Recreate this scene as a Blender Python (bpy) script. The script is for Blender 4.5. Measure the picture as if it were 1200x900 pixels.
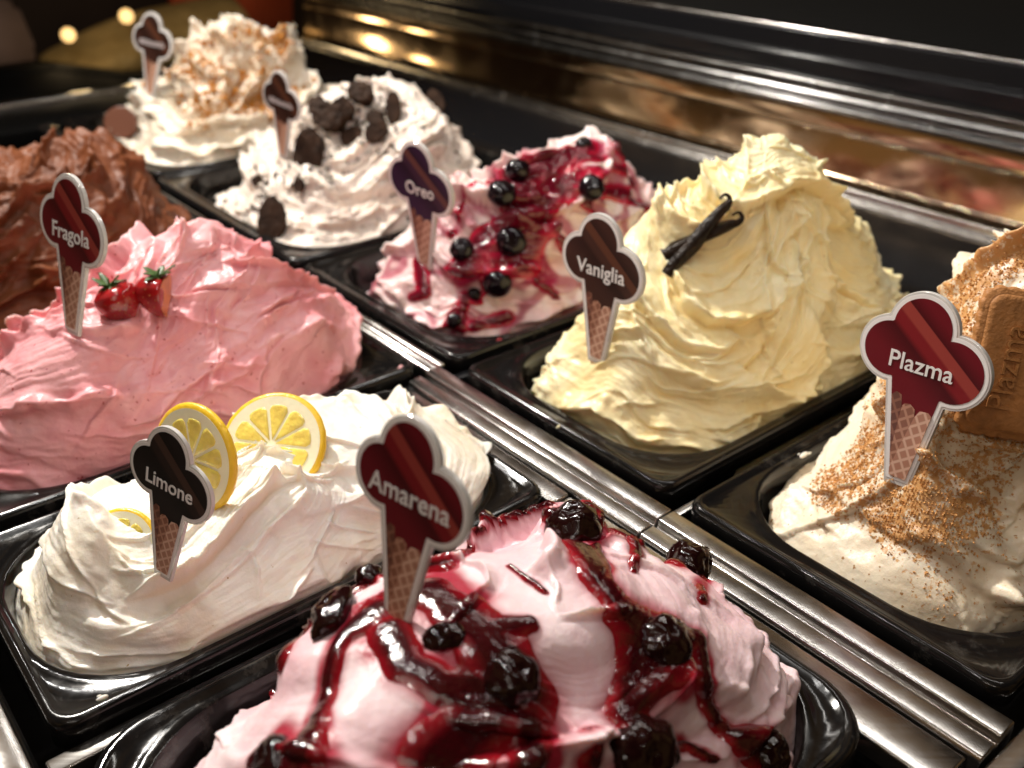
import bpy, bmesh, math, random
import numpy as np
from mathutils import Vector, Matrix

random.seed(7); RNG = np.random.default_rng(11)
for o in list(bpy.data.objects): bpy.data.objects.remove(o)
SC = bpy.context.scene
COL = SC.collection
S = 0.32                       # metres per layout unit (the camera stands one unit above the pan rims)
PITCH = math.atan(640/1154)
CP, SP = math.cos(PITCH), math.sin(PITCH)
FPX = 1154.0

# ------------------------------------------------------------------ camera
cam_d = bpy.data.cameras.new('camera'); cam = bpy.data.objects.new('camera', cam_d); COL.objects.link(cam)
cam.location = (0, 0, S); cam.rotation_euler = (math.pi/2-PITCH, 0, 0)
cam_d.sensor_width = 36; cam_d.lens = 36*FPX/1200; cam_d.clip_start = .02; cam_d.clip_end = 100
cam_d.dof.use_dof = True; cam_d.dof.focus_distance = 0.45; cam_d.dof.aperture_fstop = 7.5
cam_d.dof.aperture_blades = 0
SC.camera = cam
# ------------------------------------------------------------------ world: the dim warm shop
W = bpy.data.worlds.new('World'); SC.world = W; W.use_nodes = True
wn, wl = W.node_tree.nodes, W.node_tree.links
bg = wn['Background']; tc = wn.new('ShaderNodeTexCoord'); nz = wn.new('ShaderNodeTexNoise'); cr = wn.new('ShaderNodeValToRGB')
nz.inputs['Scale'].default_value = 2.2; nz.inputs['Detail'].default_value = 3
cr.color_ramp.elements[0].position = .46; cr.color_ramp.elements[0].color = (.010, .008, .007, 1)
cr.color_ramp.elements[1].position = .75; cr.color_ramp.elements[1].color = (.52, .30, .12, 1)
wl.new(tc.outputs['Generated'], nz.inputs['Vector']); wl.new(nz.outputs['Fac'], cr.inputs['Fac'])
wl.new(cr.outputs['Color'], bg.inputs['Color']); bg.inputs['Strength'].default_value = .65
# ------------------------------------------------------------------ lamps
def lamp(kind, loc, energy, col, target=None, **kw):
    d = bpy.data.lights.new('lamp', kind); d.energy = energy; d.color = col
    for k, v in kw.items(): setattr(d, k, v)
    o = bpy.data.objects.new('lamp', d); COL.objects.link(o)
    o.location = Vector(loc)
    if target is not None:
        o.rotation_euler = (Vector(target)-Vector(loc)).to_track_quat('-Z', 'Y').to_euler()
    return o
KEY = (1, .94, .85)
# a warm spot high behind the left end, a row of small lights under the case top, a weak front fill
lamp('SPOT', (-.75, 1.25, 1.25), 136, KEY, (.05, .5, 0), spot_size=1.6, spot_blend=.8, shadow_soft_size=.028)
for k in range(9):
    a = .2+.36*k
    p = (-.637*a+.772*.55)*S, (.771*a+.636*.55)*S
    lamp('POINT', (p[0]-.12, p[1]+.12, .62), 1.0, (1, .97, .93), shadow_soft_size=.007)
for i in range(4):
    for k in range(4): lamp('POINT', (-.34+.13*i+.03*k, -.30+.09*k-.08*i, .66), .30, (1, .90, .80), shadow_soft_size=.006)
# the light strip of the case, along the counter above the back pans
st_ = lamp('AREA', (-.637*2.0*S+.772*2.1*S, .771*2.0*S+.636*2.1*S, .66), 2.4, (1, .96, .90), shape='RECTANGLE', size=1.3, size_y=.012)
st_.rotation_euler = (math.radians(-8), 0, math.atan2(.771, -.637))
SC.view_settings.view_transform = 'Standard'; SC.view_settings.look = 'None'
SC.view_settings.exposure = 0; SC.view_settings.gamma = 1
SC.cycles.max_bounces = 8; SC.cycles.transmission_bounces = 5; SC.cycles.caustics_reflective = False; SC.cycles.caustics_refractive = False
SC.cycles.sample_clamp_indirect = 4

# ------------------------------------------------------------------ layout helpers
AX = np.array([-1089, 1319.]); AX /= np.linalg.norm(AX)        # along the counter, away from us
BX = np.array([1600, 1319.]); BX /= np.linalg.norm(BX)         # across the counter, to the back
def AB(a, b, z=0.0):
    p = a*AX+b*BX
    return Vector((p[0]*S, p[1]*S, z*S))
def proj(P):                                                    # metres -> photo pixels, depth
    d = P/S-np.array([0, 0, 1.0])
    dep = d[..., 1]*CP-d[..., 2]*SP; up = d[..., 1]*SP+d[..., 2]*CP
    return 600+FPX*d[..., 0]/dep, 450-FPX*up/dep, dep
def ray(px, py):
    return np.array([px-600, FPX*CP-(py-450)*SP, -(FPX*SP+(py-450)*CP)])/FPX
def on_a(px, py, a):
    d = ray(px, py); t = a/(d[:2]@AX); return Vector((d[0]*t*S, d[1]*t*S, (1+d[2]*t)*S))
CAMP = Vector((0, 0, S))
CRIGHT = Vector((1, 0, 0)); CUP = Vector((0, SP, CP)); CBACK = Vector((0, -CP, SP))
A3 = Vector((AX[0], AX[1], 0)); B3 = Vector((BX[0], BX[1], 0)); Z3 = Vector((0, 0, 1))

def link(o, parent=None):
    COL.objects.link(o)
    if parent is not None: o.parent = parent
    return o
def tag(o, label=None, cat=None, group=None, kind=None):
    if label: o['label'] = label
    if cat: o['category'] = cat
    if group: o['group'] = group
    if kind: o['kind'] = kind
    return o
def empty(name, loc=(0, 0, 0), rot=None):
    o = bpy.data.objects.new(name, None); o.empty_display_size = .02
    if rot is not None: o.matrix_world = Matrix.Translation(loc) @ rot.to_4x4()
    else: o.location = loc
    COL.objects.link(o); return o
def setmat(me, m):
    for x in (m if isinstance(m, (list, tuple)) else [m]): me.materials.append(x)
def bmobj(name, bm, m, parent=None, smooth=True):
    me = bpy.data.meshes.new(name); bm.to_mesh(me); bm.free(); setmat(me, m)
    if smooth:
        me.shade_smooth()
    return link(bpy.data.objects.new(name, me), parent)
def npmesh(name, V, F, m, parent=None, attrs=None):
    me = bpy.data.meshes.new(name)
    me.vertices.add(len(V)); me.vertices.foreach_set('co', np.ascontiguousarray(V, dtype=np.float32).ravel())
    n = F.shape[1]
    me.loops.add(F.size); me.loops.foreach_set('vertex_index', F.astype(np.int32).ravel())
    me.polygons.add(len(F)); me.polygons.foreach_set('loop_start', np.arange(0, F.size, n, dtype=np.int32))
    me.polygons.foreach_set('use_smooth', np.ones(len(F), dtype=bool))
    me.update(calc_edges=True)
    if attrs:
        for k, v in attrs.items():
            a = me.attributes.new(k, 'FLOAT', 'POINT'); a.data.foreach_set('value', np.ascontiguousarray(v, dtype=np.float32).ravel())
    setmat(me, m)
    return link(bpy.data.objects.new(name, me), parent)

# ------------------------------------------------------------------ numpy noise
PERM = RNG.permutation(256); PERM = np.concatenate([PERM, PERM, PERM])
GR = RNG.normal(size=(256, 3)); GR /= np.linalg.norm(GR, axis=1)[:, None]
def pn(x, y, z):
    xi, yi, zi = np.floor(x).astype(int), np.floor(y).astype(int), np.floor(z).astype(int)
    xf, yf, zf = x-xi, y-yi, z-zi
    u, v, w = [t*t*t*(t*(t*6-15)+10) for t in (xf, yf, zf)]
    out = 0
    for i in (0, 1):
        for j in (0, 1):
            for k in (0, 1):
                h = PERM[PERM[PERM[(xi+i) & 255]+((yi+j) & 255)]+((zi+k) & 255)]
                g = GR[h]
                d = g[..., 0]*(xf-i)+g[..., 1]*(yf-j)+g[..., 2]*(zf-k)
                out = out+d*(u if i else 1-u)*(v if j else 1-v)*(w if k else 1-w)
    return out*1.5
def fbm(x, y, z, o=4, l=2.0, g=.5):
    a, s = 1, 0
    for _ in range(o):
        s = s+a*pn(x, y, z); x, y, z = x*l+7.1, y*l+3.3, z*l+1.7; a *= g
    return s
def sst(a, b, x):
    t = np.clip((x-a)/(b-a), 0, 1); return t*t*(3-2*t)

# ------------------------------------------------------------------ materials
def mat(name):
    m = bpy.data.materials.new(name); m.use_nodes = True
    return m, m.node_tree.nodes, m.node_tree.links, m.node_tree.nodes['Principled BSDF']
def N(nodes, t, **kw):
    n = nodes.new(t)
    for k, v in kw.items():
        if hasattr(n, k) and not k[0].isupper(): setattr(n, k, v)
        else: n.inputs[k.replace('_', ' ')].default_value = v
    return n
def noise_bump(n, l, b, scale, strength, dist=.001, detail=4, coord='Object', vec=None, prev=None):
    nz = N(n, 'ShaderNodeTexNoise', Scale=scale, Detail=detail)
    if vec is not None: l.new(vec, nz.inputs['Vector'])
    else:
        t = n.new('ShaderNodeTexCoord'); l.new(t.outputs[coord], nz.inputs['Vector'])
    bp = N(n, 'ShaderNodeBump', Strength=strength, Distance=dist)
    l.new(nz.outputs['Fac'], bp.inputs['Height'])
    if prev is not None: l.new(prev.outputs[0], bp.inputs['Normal'])
    l.new(bp.outputs[0], b.inputs['Normal']); return nz, bp
def simple(name, col, rough=.5, metal=0, bump=None, coat=0, sss=0, var=0, trans=0, spec=.5, ior=1.45):
    m, n, l, b = mat(name)
    b.inputs['Base Color'].default_value = (*col, 1); b.inputs['Roughness'].default_value = rough
    b.inputs['Metallic'].default_value = metal; b.inputs['Coat Weight'].default_value = coat
    b.inputs['Coat Roughness'].default_value = .06; b.inputs['IOR'].default_value = ior
    b.inputs['Specular IOR Level'].default_value = spec
    b.inputs['Transmission Weight'].default_value = trans
    if sss:
        b.inputs['Subsurface Weight'].default_value = sss; b.inputs['Subsurface Scale'].default_value = .004
        b.inputs['Subsurface Radius'].default_value = (1, .5, .3)
    nz = None
    if bump: nz, _ = noise_bump(n, l, b, bump[0], bump[1], bump[2] if len(bump) > 2 else .001)
    if var:
        t = n.new('ShaderNodeTexCoord'); z = N(n, 'ShaderNodeTexNoise', Scale=(bump[0]*.4 if bump else 60), Detail=4)
        l.new(t.outputs['Object'], z.inputs['Vector'])
        r = n.new('ShaderNodeValToRGB'); r.color_ramp.elements[0].position = .3; r.color_ramp.elements[1].position = .7
        r.color_ramp.elements[0].color = (*[c*(1-var) for c in col], 1); r.color_ramp.elements[1].color = (*[min(1, c*(1+var)) for c in col], 1)
        l.new(z.outputs['Fac'], r.inputs['Fac']); l.new(r.outputs[0], b.inputs['Base Color'])
    return m

def cream(name, col, deep, rough=.38, sss=.35, stain=None, dust=None, speck=None, air=.4, stroke=None):
    """whipped gelato: slightly translucent, tiny air pits, deeper colour in patches and, as painted shade, in the folds; stain / dust are baked mesh attributes"""
    m, n, l, b = mat(name)
    t = n.new('ShaderNodeTexCoord')
    z = N(n, 'ShaderNodeTexNoise', Scale=16, Detail=5, Roughness=.6); l.new(t.outputs['Object'], z.inputs['Vector'])
    r = n.new('ShaderNodeValToRGB'); r.color_ramp.elements[0].position = .34; r.color_ramp.elements[1].position = .6
    r.color_ramp.elements[0].color = (*deep, 1); r.color_ramp.elements[1].color = (*col, 1)
    l.new(z.outputs['Fac'], r.inputs['Fac']); out = r.outputs[0]
    def mixin(out, fac, c):
        mx = n.new('ShaderNodeMix'); mx.data_type = 'RGBA'
        l.new(fac, mx.inputs[0]); l.new(out, mx.inputs[6]); mx.inputs[7].default_value = (*c, 1)
        return mx.outputs[2]
    cv = n.new('ShaderNodeAttribute'); cv.attribute_name = 'crease_shade'
    out = mixin(out, cv.outputs['Fac'], deep)  # shade between the folds, put into the colour
    if speck:                                                    # fine dark specks in the mix
        z2 = N(n, 'ShaderNodeTexNoise', Scale=speck[1], Detail=2); l.new(t.outputs['Object'], z2.inputs['Vector'])
        mr = N(n, 'ShaderNodeMapRange'); mr.inputs[1].default_value = speck[2]; mr.inputs[2].default_value = speck[2]+.03
        l.new(z2.outputs['Fac'], mr.inputs[0]); out = mixin(out, mr.outputs[0], speck[0])
    if stain:
        at = n.new('ShaderNodeAttribute'); at.attribute_name = 'stain'
        out = mixin(out, at.outputs['Fac'], stain)
    if dust:
        at = n.new('ShaderNodeAttribute'); at.attribute_name = 'dust'
        z3 = N(n, 'ShaderNodeTexNoise', Scale=260, Detail=3, Roughness=.65); l.new(t.outputs['Object'], z3.inputs['Vector'])
        ad = n.new('ShaderNodeMath'); ad.operation = 'ADD'; l.new(at.outputs['Fac'], ad.inputs[0]); l.new(z3.outputs['Fac'], ad.inputs[1])
        mr = N(n, 'ShaderNodeMapRange'); mr.inputs[1].default_value = .86; mr.inputs[2].default_value = .95
        l.new(ad.outputs[0], mr.inputs[0]); out = mixin(out, mr.outputs[0], dust)
    l.new(out, b.inputs['Base Color'])
    b.inputs['Roughness'].default_value = rough
    b.inputs['Subsurface Weight'].default_value = sss; b.inputs['Subsurface Scale'].default_value = .0045
    b.inputs['Subsurface Radius'].default_value = (1, .7, .45)
    nz1, bp = noise_bump(n, l, b, 330, air*1.5, .0006, 3)
    noise_bump(n, l, b, 1300, air*.6, .0003, 2, prev=bp)
    return m

M = {}
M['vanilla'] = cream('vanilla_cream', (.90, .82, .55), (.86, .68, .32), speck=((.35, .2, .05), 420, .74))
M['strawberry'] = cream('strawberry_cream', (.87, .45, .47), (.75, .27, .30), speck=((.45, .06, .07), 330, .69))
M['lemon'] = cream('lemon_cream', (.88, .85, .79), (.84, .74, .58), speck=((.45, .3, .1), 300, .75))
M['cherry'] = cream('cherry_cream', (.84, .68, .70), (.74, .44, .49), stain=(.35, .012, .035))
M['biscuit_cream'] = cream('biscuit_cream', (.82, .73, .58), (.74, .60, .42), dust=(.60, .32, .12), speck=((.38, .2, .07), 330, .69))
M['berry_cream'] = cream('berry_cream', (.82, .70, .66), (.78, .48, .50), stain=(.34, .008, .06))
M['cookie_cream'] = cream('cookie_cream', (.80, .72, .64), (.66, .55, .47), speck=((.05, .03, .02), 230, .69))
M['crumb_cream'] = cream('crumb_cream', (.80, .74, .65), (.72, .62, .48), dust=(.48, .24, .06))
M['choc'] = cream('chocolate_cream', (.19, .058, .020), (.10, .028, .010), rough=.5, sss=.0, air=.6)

M['choc'].node_tree.nodes['Principled BSDF'].inputs['Specular IOR Level'].default_value = .22
# glossy black pan plastic with smears
m, n, l, b = mat('black_pan_plastic'); M['pan'] = m
t = n.new('ShaderNodeTexCoord'); z = N(n, 'ShaderNodeTexNoise', Scale=22, Detail=6, Roughness=.65); l.new(t.outputs['Object'], z.inputs['Vector'])
r = n.new('ShaderNodeValToRGB'); r.color_ramp.elements[0].position = .45; r.color_ramp.elements[1].position = .75
r.color_ramp.elements[0].color = (.07,)*3+(1,); r.color_ramp.elements[1].color = (.30,)*3+(1,)
l.new(z.outputs['Fac'], r.inputs['Fac']); l.new(r.outputs[0], b.inputs['Roughness'])
r3 = n.new('ShaderNodeValToRGB'); r3.color_ramp.elements[0].position = .56; r3.color_ramp.elements[1].position = .85; r3.color_ramp.elements[0].color = (.006, .0055, .0055, 1); r3.color_ramp.elements[1].color = (.075, .068, .06, 1)
z4 = N(n, 'ShaderNodeTexNoise', Scale=38, Detail=8, Roughness=.7); l.new(t.outputs['Object'], z4.inputs['Vector']); l.new(z4.outputs['Fac'], r3.inputs[0]); l.new(r3.outputs[0], b.inputs['Base Color']); b.inputs['IOR'].default_value = 1.42
noise_bump(n, l, b, 90, .04, .001)
# brushed stainless steel (streaks run along the counter)
def steel(name, col, rough, rot):
    m, n, l, b = mat(name)
    t = n.new('ShaderNodeTexCoord'); mp = n.new('ShaderNodeMapping'); mp.inputs['Rotation'].default_value = (0, 0, rot)
    mp.inputs['Scale'].default_value = (6, 700, 700); l.new(t.outputs['Object'], mp.inputs[0])
    z = N(n, 'ShaderNodeTexNoise', Scale=1, Detail=4); l.new(mp.outputs[0], z.inputs['Vector'])
    mr = N(n, 'ShaderNodeMapRange'); mr.inputs[3].default_value = rough*.75; mr.inputs[4].default_value = rough*1.25
    l.new(z.outputs['Fac'], mr.inputs[0])
    zs = N(n, 'ShaderNodeTexNoise', Scale=30, Detail=6, Roughness=.65); l.new(t.outputs['Object'], zs.inputs['Vector'])
    ms = N(n, 'ShaderNodeMapRange'); ms.inputs[1].default_value = .48; ms.inputs[2].default_value = .72; ms.inputs[4].default_value = .10; l.new(zs.outputs['Fac'], ms.inputs[0])
    sa = N(n, 'ShaderNodeMath', operation='ADD'); l.new(ms.outputs[0], sa.inputs[0]); l.new(mr.outputs[0], sa.inputs[1]); l.new(sa.outputs[0], b.inputs['Roughness'])
    bp = N(n, 'ShaderNodeBump', Strength=.03, Distance=.0003); l.new(z.outputs['Fac'], bp.inputs['Height']); l.new(bp.outputs[0], b.inputs['Normal'])
    z2 = N(n, 'ShaderNodeTexNoise', Scale=9, Detail=5); l.new(t.outputs['Object'], z2.inputs['Vector'])
    r = n.new('ShaderNodeValToRGB'); r.color_ramp.elements[0].color = (*[c*.8 for c in col], 1); r.color_ramp.elements[1].color = (*col, 1)
    l.new(z2.outputs['Fac'], r.inputs['Fac']); l.new(r.outputs[0], b.inputs['Base Color'])
    b.inputs['Metallic'].default_value = 1
    return m
ROTA = -math.atan2(AX[1], AX[0])
M['steel'] = steel('brushed_steel', (.52, .50, .48), .20, ROTA)
M['rail'] = steel('dark_moulded_steel', (.24, .235, .23), .2, ROTA)
M['panel'] = steel('mirror_steel', (.72, .54, .36), .10, ROTA)
M['black'] = simple('black_gloss', (.006, .006, .007), .18, bump=(60, .03), spec=.3)
M['black_matte'] = simple('black_matte', (.004, .004, .004), .5, bump=(120, .1), spec=.06)
M['dark'] = simple('dark_well', (.01, .009, .009), .6)
M['acrylic'] = simple('clear_acrylic', (.90, .88, .85), .10, trans=.35, ior=1.49)
M['white_print'] = simple('white_print', (.85, .83, .81), .35)
M['letter'] = simple('white_lettering', (.82, .80, .78), .4)
M['letter_dim'] = simple('grey_lettering', (.48, .43, .43), .4)
def syrup_mat(name, thin, thick_c):
    m, n, l, b = mat(name)
    at = n.new('ShaderNodeAttribute'); at.attribute_name = 'thick'
    t = n.new('ShaderNodeTexCoord'); z = N(n, 'ShaderNodeTexNoise', Scale=55, Detail=4); l.new(t.outputs['Object'], z.inputs['Vector'])
    ad = N(n, 'ShaderNodeMath', operation='MULTIPLY_ADD'); ad.inputs[1].default_value = 1.1; l.new(z.outputs['Fac'], ad.inputs[0])
    sb = N(n, 'ShaderNodeMath', operation='SUBTRACT'); l.new(at.outputs['Fac'], sb.inputs[0]); sb.inputs[1].default_value = .55; l.new(sb.outputs[0], ad.inputs[2])
    r = n.new('ShaderNodeValToRGB'); r.color_ramp.elements[0].color = (*thin, 1); r.color_ramp.elements[1].color = (*thick_c, 1); r.color_ramp.elements[0].position = .05; r.color_ramp.elements[1].position = .8
    l.new(ad.outputs[0], r.inputs[0]); l.new(r.outputs[0], b.inputs['Base Color'])
    b.inputs['Roughness'].default_value = .15; b.inputs['Coat Weight'].default_value = .15; b.inputs['Coat Roughness'].default_value = .04
    nz1, bp = noise_bump(n, l, b, 120, .25, .002, 3); noise_bump(n, l, b, 420, .35, .0009, 2, prev=bp)
    return m
M['syrup'] = syrup_mat('cherry_syrup', (.24, .006, .012), (.035, .0015, .003))
M['berry_syrup'] = syrup_mat('berry_syrup', (.46, .006, .035), (.12, .002, .012))
M['cherry_skin'] = simple('black_cherry', (.010, .002, .002), .10, bump=(130, .35, .002), coat=.15, spec=.45)
M['berry_skin'] = simple('dark_berry', (.005, .002, .004), .12, bump=(130, .35, .002), coat=.1, spec=.4)
M['straw'] = simple('strawberry_skin', (.30, .008, .010), .16, bump=(240, .35, .001), coat=.5, var=.3, sss=.15)
M['straw_flesh'] = simple('strawberry_flesh', (.62, .20, .08), .35, bump=(140, .3), var=.25, sss=.2)
M['seed'] = simple('strawberry_seed', (.40, .20, .05), .4)
M['leaf'] = simple('leaf_green', (.05, .10, .02), .45, bump=(200, .3), var=.3)
M['bean'] = simple('vanilla_pod', (.016, .008, .004), .30, bump=(330, .9, .0016), spec=.2, var=.5)
M['cookie'] = simple('dark_cookie', (.032, .016, .009), .65, bump=(260, 1.0, .0015), var=.5, spec=.15)
M['crumb'] = simple('gold_crumb', (.56, .28, .09), .65, bump=(600, .6), var=.35)
M['caramel'] = simple('caramel', (.42, .17, .03), .3, bump=(200, .5), var=.3)
M['biscuit'] = simple('biscuit', (.43, .185, .055), .6, bump=(420, .9, .0009), var=.22)
M['disc'] = simple('milk_chocolate', (.16, .06, .035), .35, bump=(120, .2))
M['rind'] = simple('lemon_rind', (.88, .56, .03), .3, bump=(420, .6, .0008), coat=.2)
M['pith'] = simple('lemon_pith', (.90, .84, .60), .45, bump=(240, .3), sss=.2)
M['pulp'] = simple('lemon_pulp', (.90, .66, .14), .15, bump=(300, .7, .0012), coat=.5, var=.2, sss=.3)

# ------------------------------------------------------------------ extrusions along A, pans
def rrect(ha, hb, r, k=9):
    pts = []
    for sa, sb, a0 in ((1, 1, 0), (-1, 1, 90), (-1, -1, 180), (1, -1, 270)):
        for i in range(k+1):
            t = math.radians(a0+90*i/k)
            pts.append((sa*(ha-r)+r*math.cos(t), sb*(hb-r)+r*math.sin(t)))
    return pts
def loft(name, ca, cb, loops, m, parent=None, cap=True, rot=0):
    bm = bmesh.new(); rings = []
    cr_, sr_ = math.cos(rot), math.sin(rot)
    for (ha, hb, r, z, *off) in loops:
        oa, ob = off if off else (0, 0)
        ring = []
        for x, y in rrect(ha, hb, r):
            x += oa; y += ob
            x, y = x*cr_-y*sr_, x*sr_+y*cr_
            ring.append(bm.verts.new(AB(ca+x, cb+y, z)))
        rings.append(ring)
    for p, q in zip(rings, rings[1:]):
        for i in range(len(p)):
            j = (i+1) % len(p); bm.faces.new((p[i], p[j], q[j], q[i]))
    if cap: bm.faces.new(rings[-1])
    bmesh.ops.recalc_face_normals(bm, faces=bm.faces)
    return bmobj(name, bm, m, parent)
def pan(a0, a1, b0, b1, label, margins=(.035, .05), ro=.035, ri=.17, rot=0):
    ca, cb, ha, hb = (a0+a1)/2, (b0+b1)/2, (a1-a0)/2, (b1-b0)/2
    root = empty('gelato_pan', AB(ca, cb, 0))
    ia, ib = ha-margins[0], hb-margins[1]
    def L(n_, l_, **k):
        o = loft(n_, ca, cb, l_, M['pan'], None, rot=rot, **k); o.parent = root; o.matrix_parent_inverse = root.matrix_world.inverted() if False else Matrix.Translation(-root.location)
        return o
    L('rim', [(ha-.004, hb-.004, ro, -.05), (ha, hb, ro, -.045), (ha, hb, ro, -.008), (ha-.003, hb-.003, ro, -.001), (ha-.008, hb-.008, ro, .0015),
              (ha-.014, hb-.014, ro, 0), (ha-.02, hb-.02, ro*.9, -.006), (ia+.012, ib+.012, ri, -.007), (ia+.004, ib+.004, ri, -.004), (ia, ib, ri, -.008)], cap=False)
    L('basin', [(ia, ib, ri, -.008), (ia-.004, ib-.004, ri, -.02), (ia-.02, ib-.02, ri, -.3), (ia-.05, ib-.05, ri-.03, -.4)], cap=True)
    tag(root, label, 'gelato pan', 'black gelato pans in the display counter')
    return root
def extrude(name, prof, a0, a1, m, parent=None, closed=True, smooth=False, seg=1, shear=0):
    bm = bmesh.new(); rings = []
    for i in range(seg+1):
        a = a0+(a1-a0)*i/seg
        rings.append([bm.verts.new(AB(a, b_, z_)) for b_, z_ in prof])
    n_ = len(prof)
    for p, q in zip(rings, rings[1:]):
        for i in range(n_ if closed else n_-1):
            j = (i+1) % n_; bm.faces.new((p[i], p[j], q[j], q[i]))
    if closed:
        bm.faces.new(rings[0]); bm.faces.new(rings[-1][::-1])
    bmesh.ops.recalc_face_normals(bm, faces=bm.faces)
    o = bmobj(name, bm, m, parent, smooth=smooth)
    if closed:
        bv = o.modifiers.new('bevel', 'BEVEL'); bv.width = .0012; bv.segments = 3; bv.limit_method = 'ANGLE'
        o.data.shade_smooth()
    return o
def ribbed(b0, b1, z0, z1, n_=5):      # a rounded bar section
    pts = [(b0, z0)]
    for i in range(n_+1):
        t = math.pi*(1-i/n_); pts.append(((b0+b1)/2+(b1-b0)/2*math.cos(t), z1-(.35*(b1-b0))*(1-math.sin(t))))
    pts.append((b1, z0)); return pts

def structure(o): return tag(o, kind='structure')
# well under the pans
bm = bmesh.new()
vs = [bm.verts.new(AB(a, b_, -.45)) for a, b_ in ((-.6, -.6), (5.3, -.6), (5.3, 3.4), (-.6, 3.4))]; bm.faces.new(vs)
structure(bmobj('counter_well', bm, M['dark'], smooth=False))
# front steel rail at the customer side
r0 = structure(extrude('front_rail', [(-.30, -.2), (-.30, -.06), (-.06, -.035), (-.035, -.012), (.0, -.004), (.045, -.004), (.075, -.015), (.085, -.06), (.085, -.2)], -.2, 4.7, M['steel']))
# divider bars between the two columns of pans, with ribs
for i, (a0, a1) in enumerate(((.285, .884), (.888, 1.57), (1.574, 2.27), (2.274, 3.28), (3.284, 4.3))):
    w0 = 1.005 if i < 2 else 1.058
    structure(extrude('divider_bar', [(w0, -.1), (w0, -.026), (w0+.004, -.020), (w0+.034, -.018), (w0+.038, -.026), (1.048, -.026), (1.053, -.012), (1.088, -.010), (1.094, -.03), (1.094, -.1)]
              if i < 2 else [(w0, -.1), (w0, -.03), (w0+.006, -.016), (w0+.02, -.014), (w0+.024, -.022), (w0+.032, -.022), (w0+.037, -.012), (w0+.05, -.012), (w0+.055, -.03), (w0+.055, -.1)], a0, a1, M['steel']))
# flat steel ledges beside the lemon and cherry pans, cross bars
for a0, a1, b0, b1, z1 in ((.30, 1.015, .93, 1.0, -.026), (1.05, 1.548, .957, 1.0, -.026)):
    structure(extrude('steel_ledge', [(b0, -.06), (b0, z1), (b1, z1), (b1, -.06)], a0, a1, M['steel']))
for a0, a1, b0, b1 in ((1.018, 1.048, .09, 1.0), (1.552, 1.578, .09, 1.05), (.245, .28, .2, 2.3), (.884, .902, 1.1, 2.26), (1.523, 1.548, 1.1, 2.26), (2.262, 2.285, 1.12, 2.26), (3.262, 3.292, 1.12, 2.26), (2.285, 2.31, .09, 1.05), (3.23, 3.26, .09, 1.05)):
    structure(extrude('cross_bar', [(b0, -.10), (b0, -.03), (b1, -.03), (b1, -.10)], a0, a1, M['steel'] if a0 < 1.1 else M['black']))
# black deck behind the pans and at the far end
structure(extrude('rear_deck', [(2.275, -.2), (2.275, -.012), (2.285, -.006), (2.62, -.006), (2.66, .0), (2.712, .0), (2.712, -.2)], -.4, 5.2, M['black']))
structure(extrude('end_deck', [(-.2, -.12), (-.2, -.03), (2.27, -.03), (2.27, -.12)], 4.3, 4.72, M['black_matte']))
structure(extrude('end_edge', [(-.2, -.12), (-.2, -.01), (2.27, -.01), (2.27, -.12)], 4.722, 4.78, M['steel']))
# rear wall of the case: bead lines, mirror panel, moulded rail, black top
structure(extrude('rear_bead', [(2.713, -.1), (2.713, .0), (2.716, .005), (2.726, .005), (2.73, .0), (2.74, -.002), (2.765, -.002), (2.768, .018), (2.772, .021), (2.78, .021), (2.784, .016), (2.784, -.1)], -.4, 5.25, M['steel']))
structure(extrude('rear_recess', [(2.786, -.1), (2.786, .004), (2.83, .004), (2.83, -.1)], -.4, 5.25, M['black']))
structure(extrude('rear_panel', [(2.832, -.1), (2.832, .028), (2.838, .034), (2.852, .160), (2.872, .160), (2.872, -.1)], -.4, 5.3, M['panel']))
structure(extrude('rear_panel', [(2.846, .1645), (2.846, .170), (2.853, .223), (2.872, .223), (2.872, .1645)], -.4, 5.3, M['panel']))
structure(extrude('moulded_rail', [(2.875, .2), (2.838, .226), (2.832, .232), (2.834, .24), (2.846, .247), (2.848, .256), (2.836, .262), (2.834, .270), (2.842, .277), (2.846, .292), (2.838, .300), (2.838, .308), (2.85, .316), (2.88, .318), (2.88, .2)], -.4, 5.35, M['rail']))
structure(extrude('case_back', [(2.882, .2), (2.882, .365), (2.885, .37), (2.905, .372), (2.909, .376), (2.918, .44), (2.93, .445), (2.93, .2)], -.4, 5.35, M['black']))
structure(extrude('case_back_edge', [(2.932, .40), (2.932, .447), (2.936, .451), (2.944, .451), (2.946, .445), (2.946, .40)], -.4, 5.35, M['steel']))
structure(extrude('case_top', [(2.95, .36), (2.95, .447), (3.3, .60), (3.7, .62), (3.7, .36)], -.4, 5.35, M['black_matte']))

# ------------------------------------------------------------------ pans
pan(.925, 1.518, 1.11, 2.265, 'black pan under the yellow vanilla gelato with the crossed pods')
pan(.310, .880, 1.11, 2.265, 'black pan at the right edge under the biscuit gelato')
pan(1.552, 2.258, 1.125, 2.265, 'black pan under the white gelato streaked with red berry syrup')
pan(2.290, 3.258, 1.125, 2.265, 'black pan under the white gelato studded with dark cookie pieces')
pan(3.296, 4.28, 1.14, 2.265, 'black pan under the far gelato sprinkled with golden crumbs')
pan(2.31, 3.225, .11, 1.045, 'black pan under the brown chocolate gelato')
pan(1.582, 2.28, .11, 1.045, 'black pan under the pink strawberry gelato', ri=.2)
pan(1.054, 1.545, .11, .955, 'black pan under the white lemon gelato with lemon slices', margins=(.03, .025), rot=0)
pan(.385, 1.012, .11, .955, 'black pan under the cherry gelato nearest to the camera', margins=(.033, .027), ro=.1, ri=.17)

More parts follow.
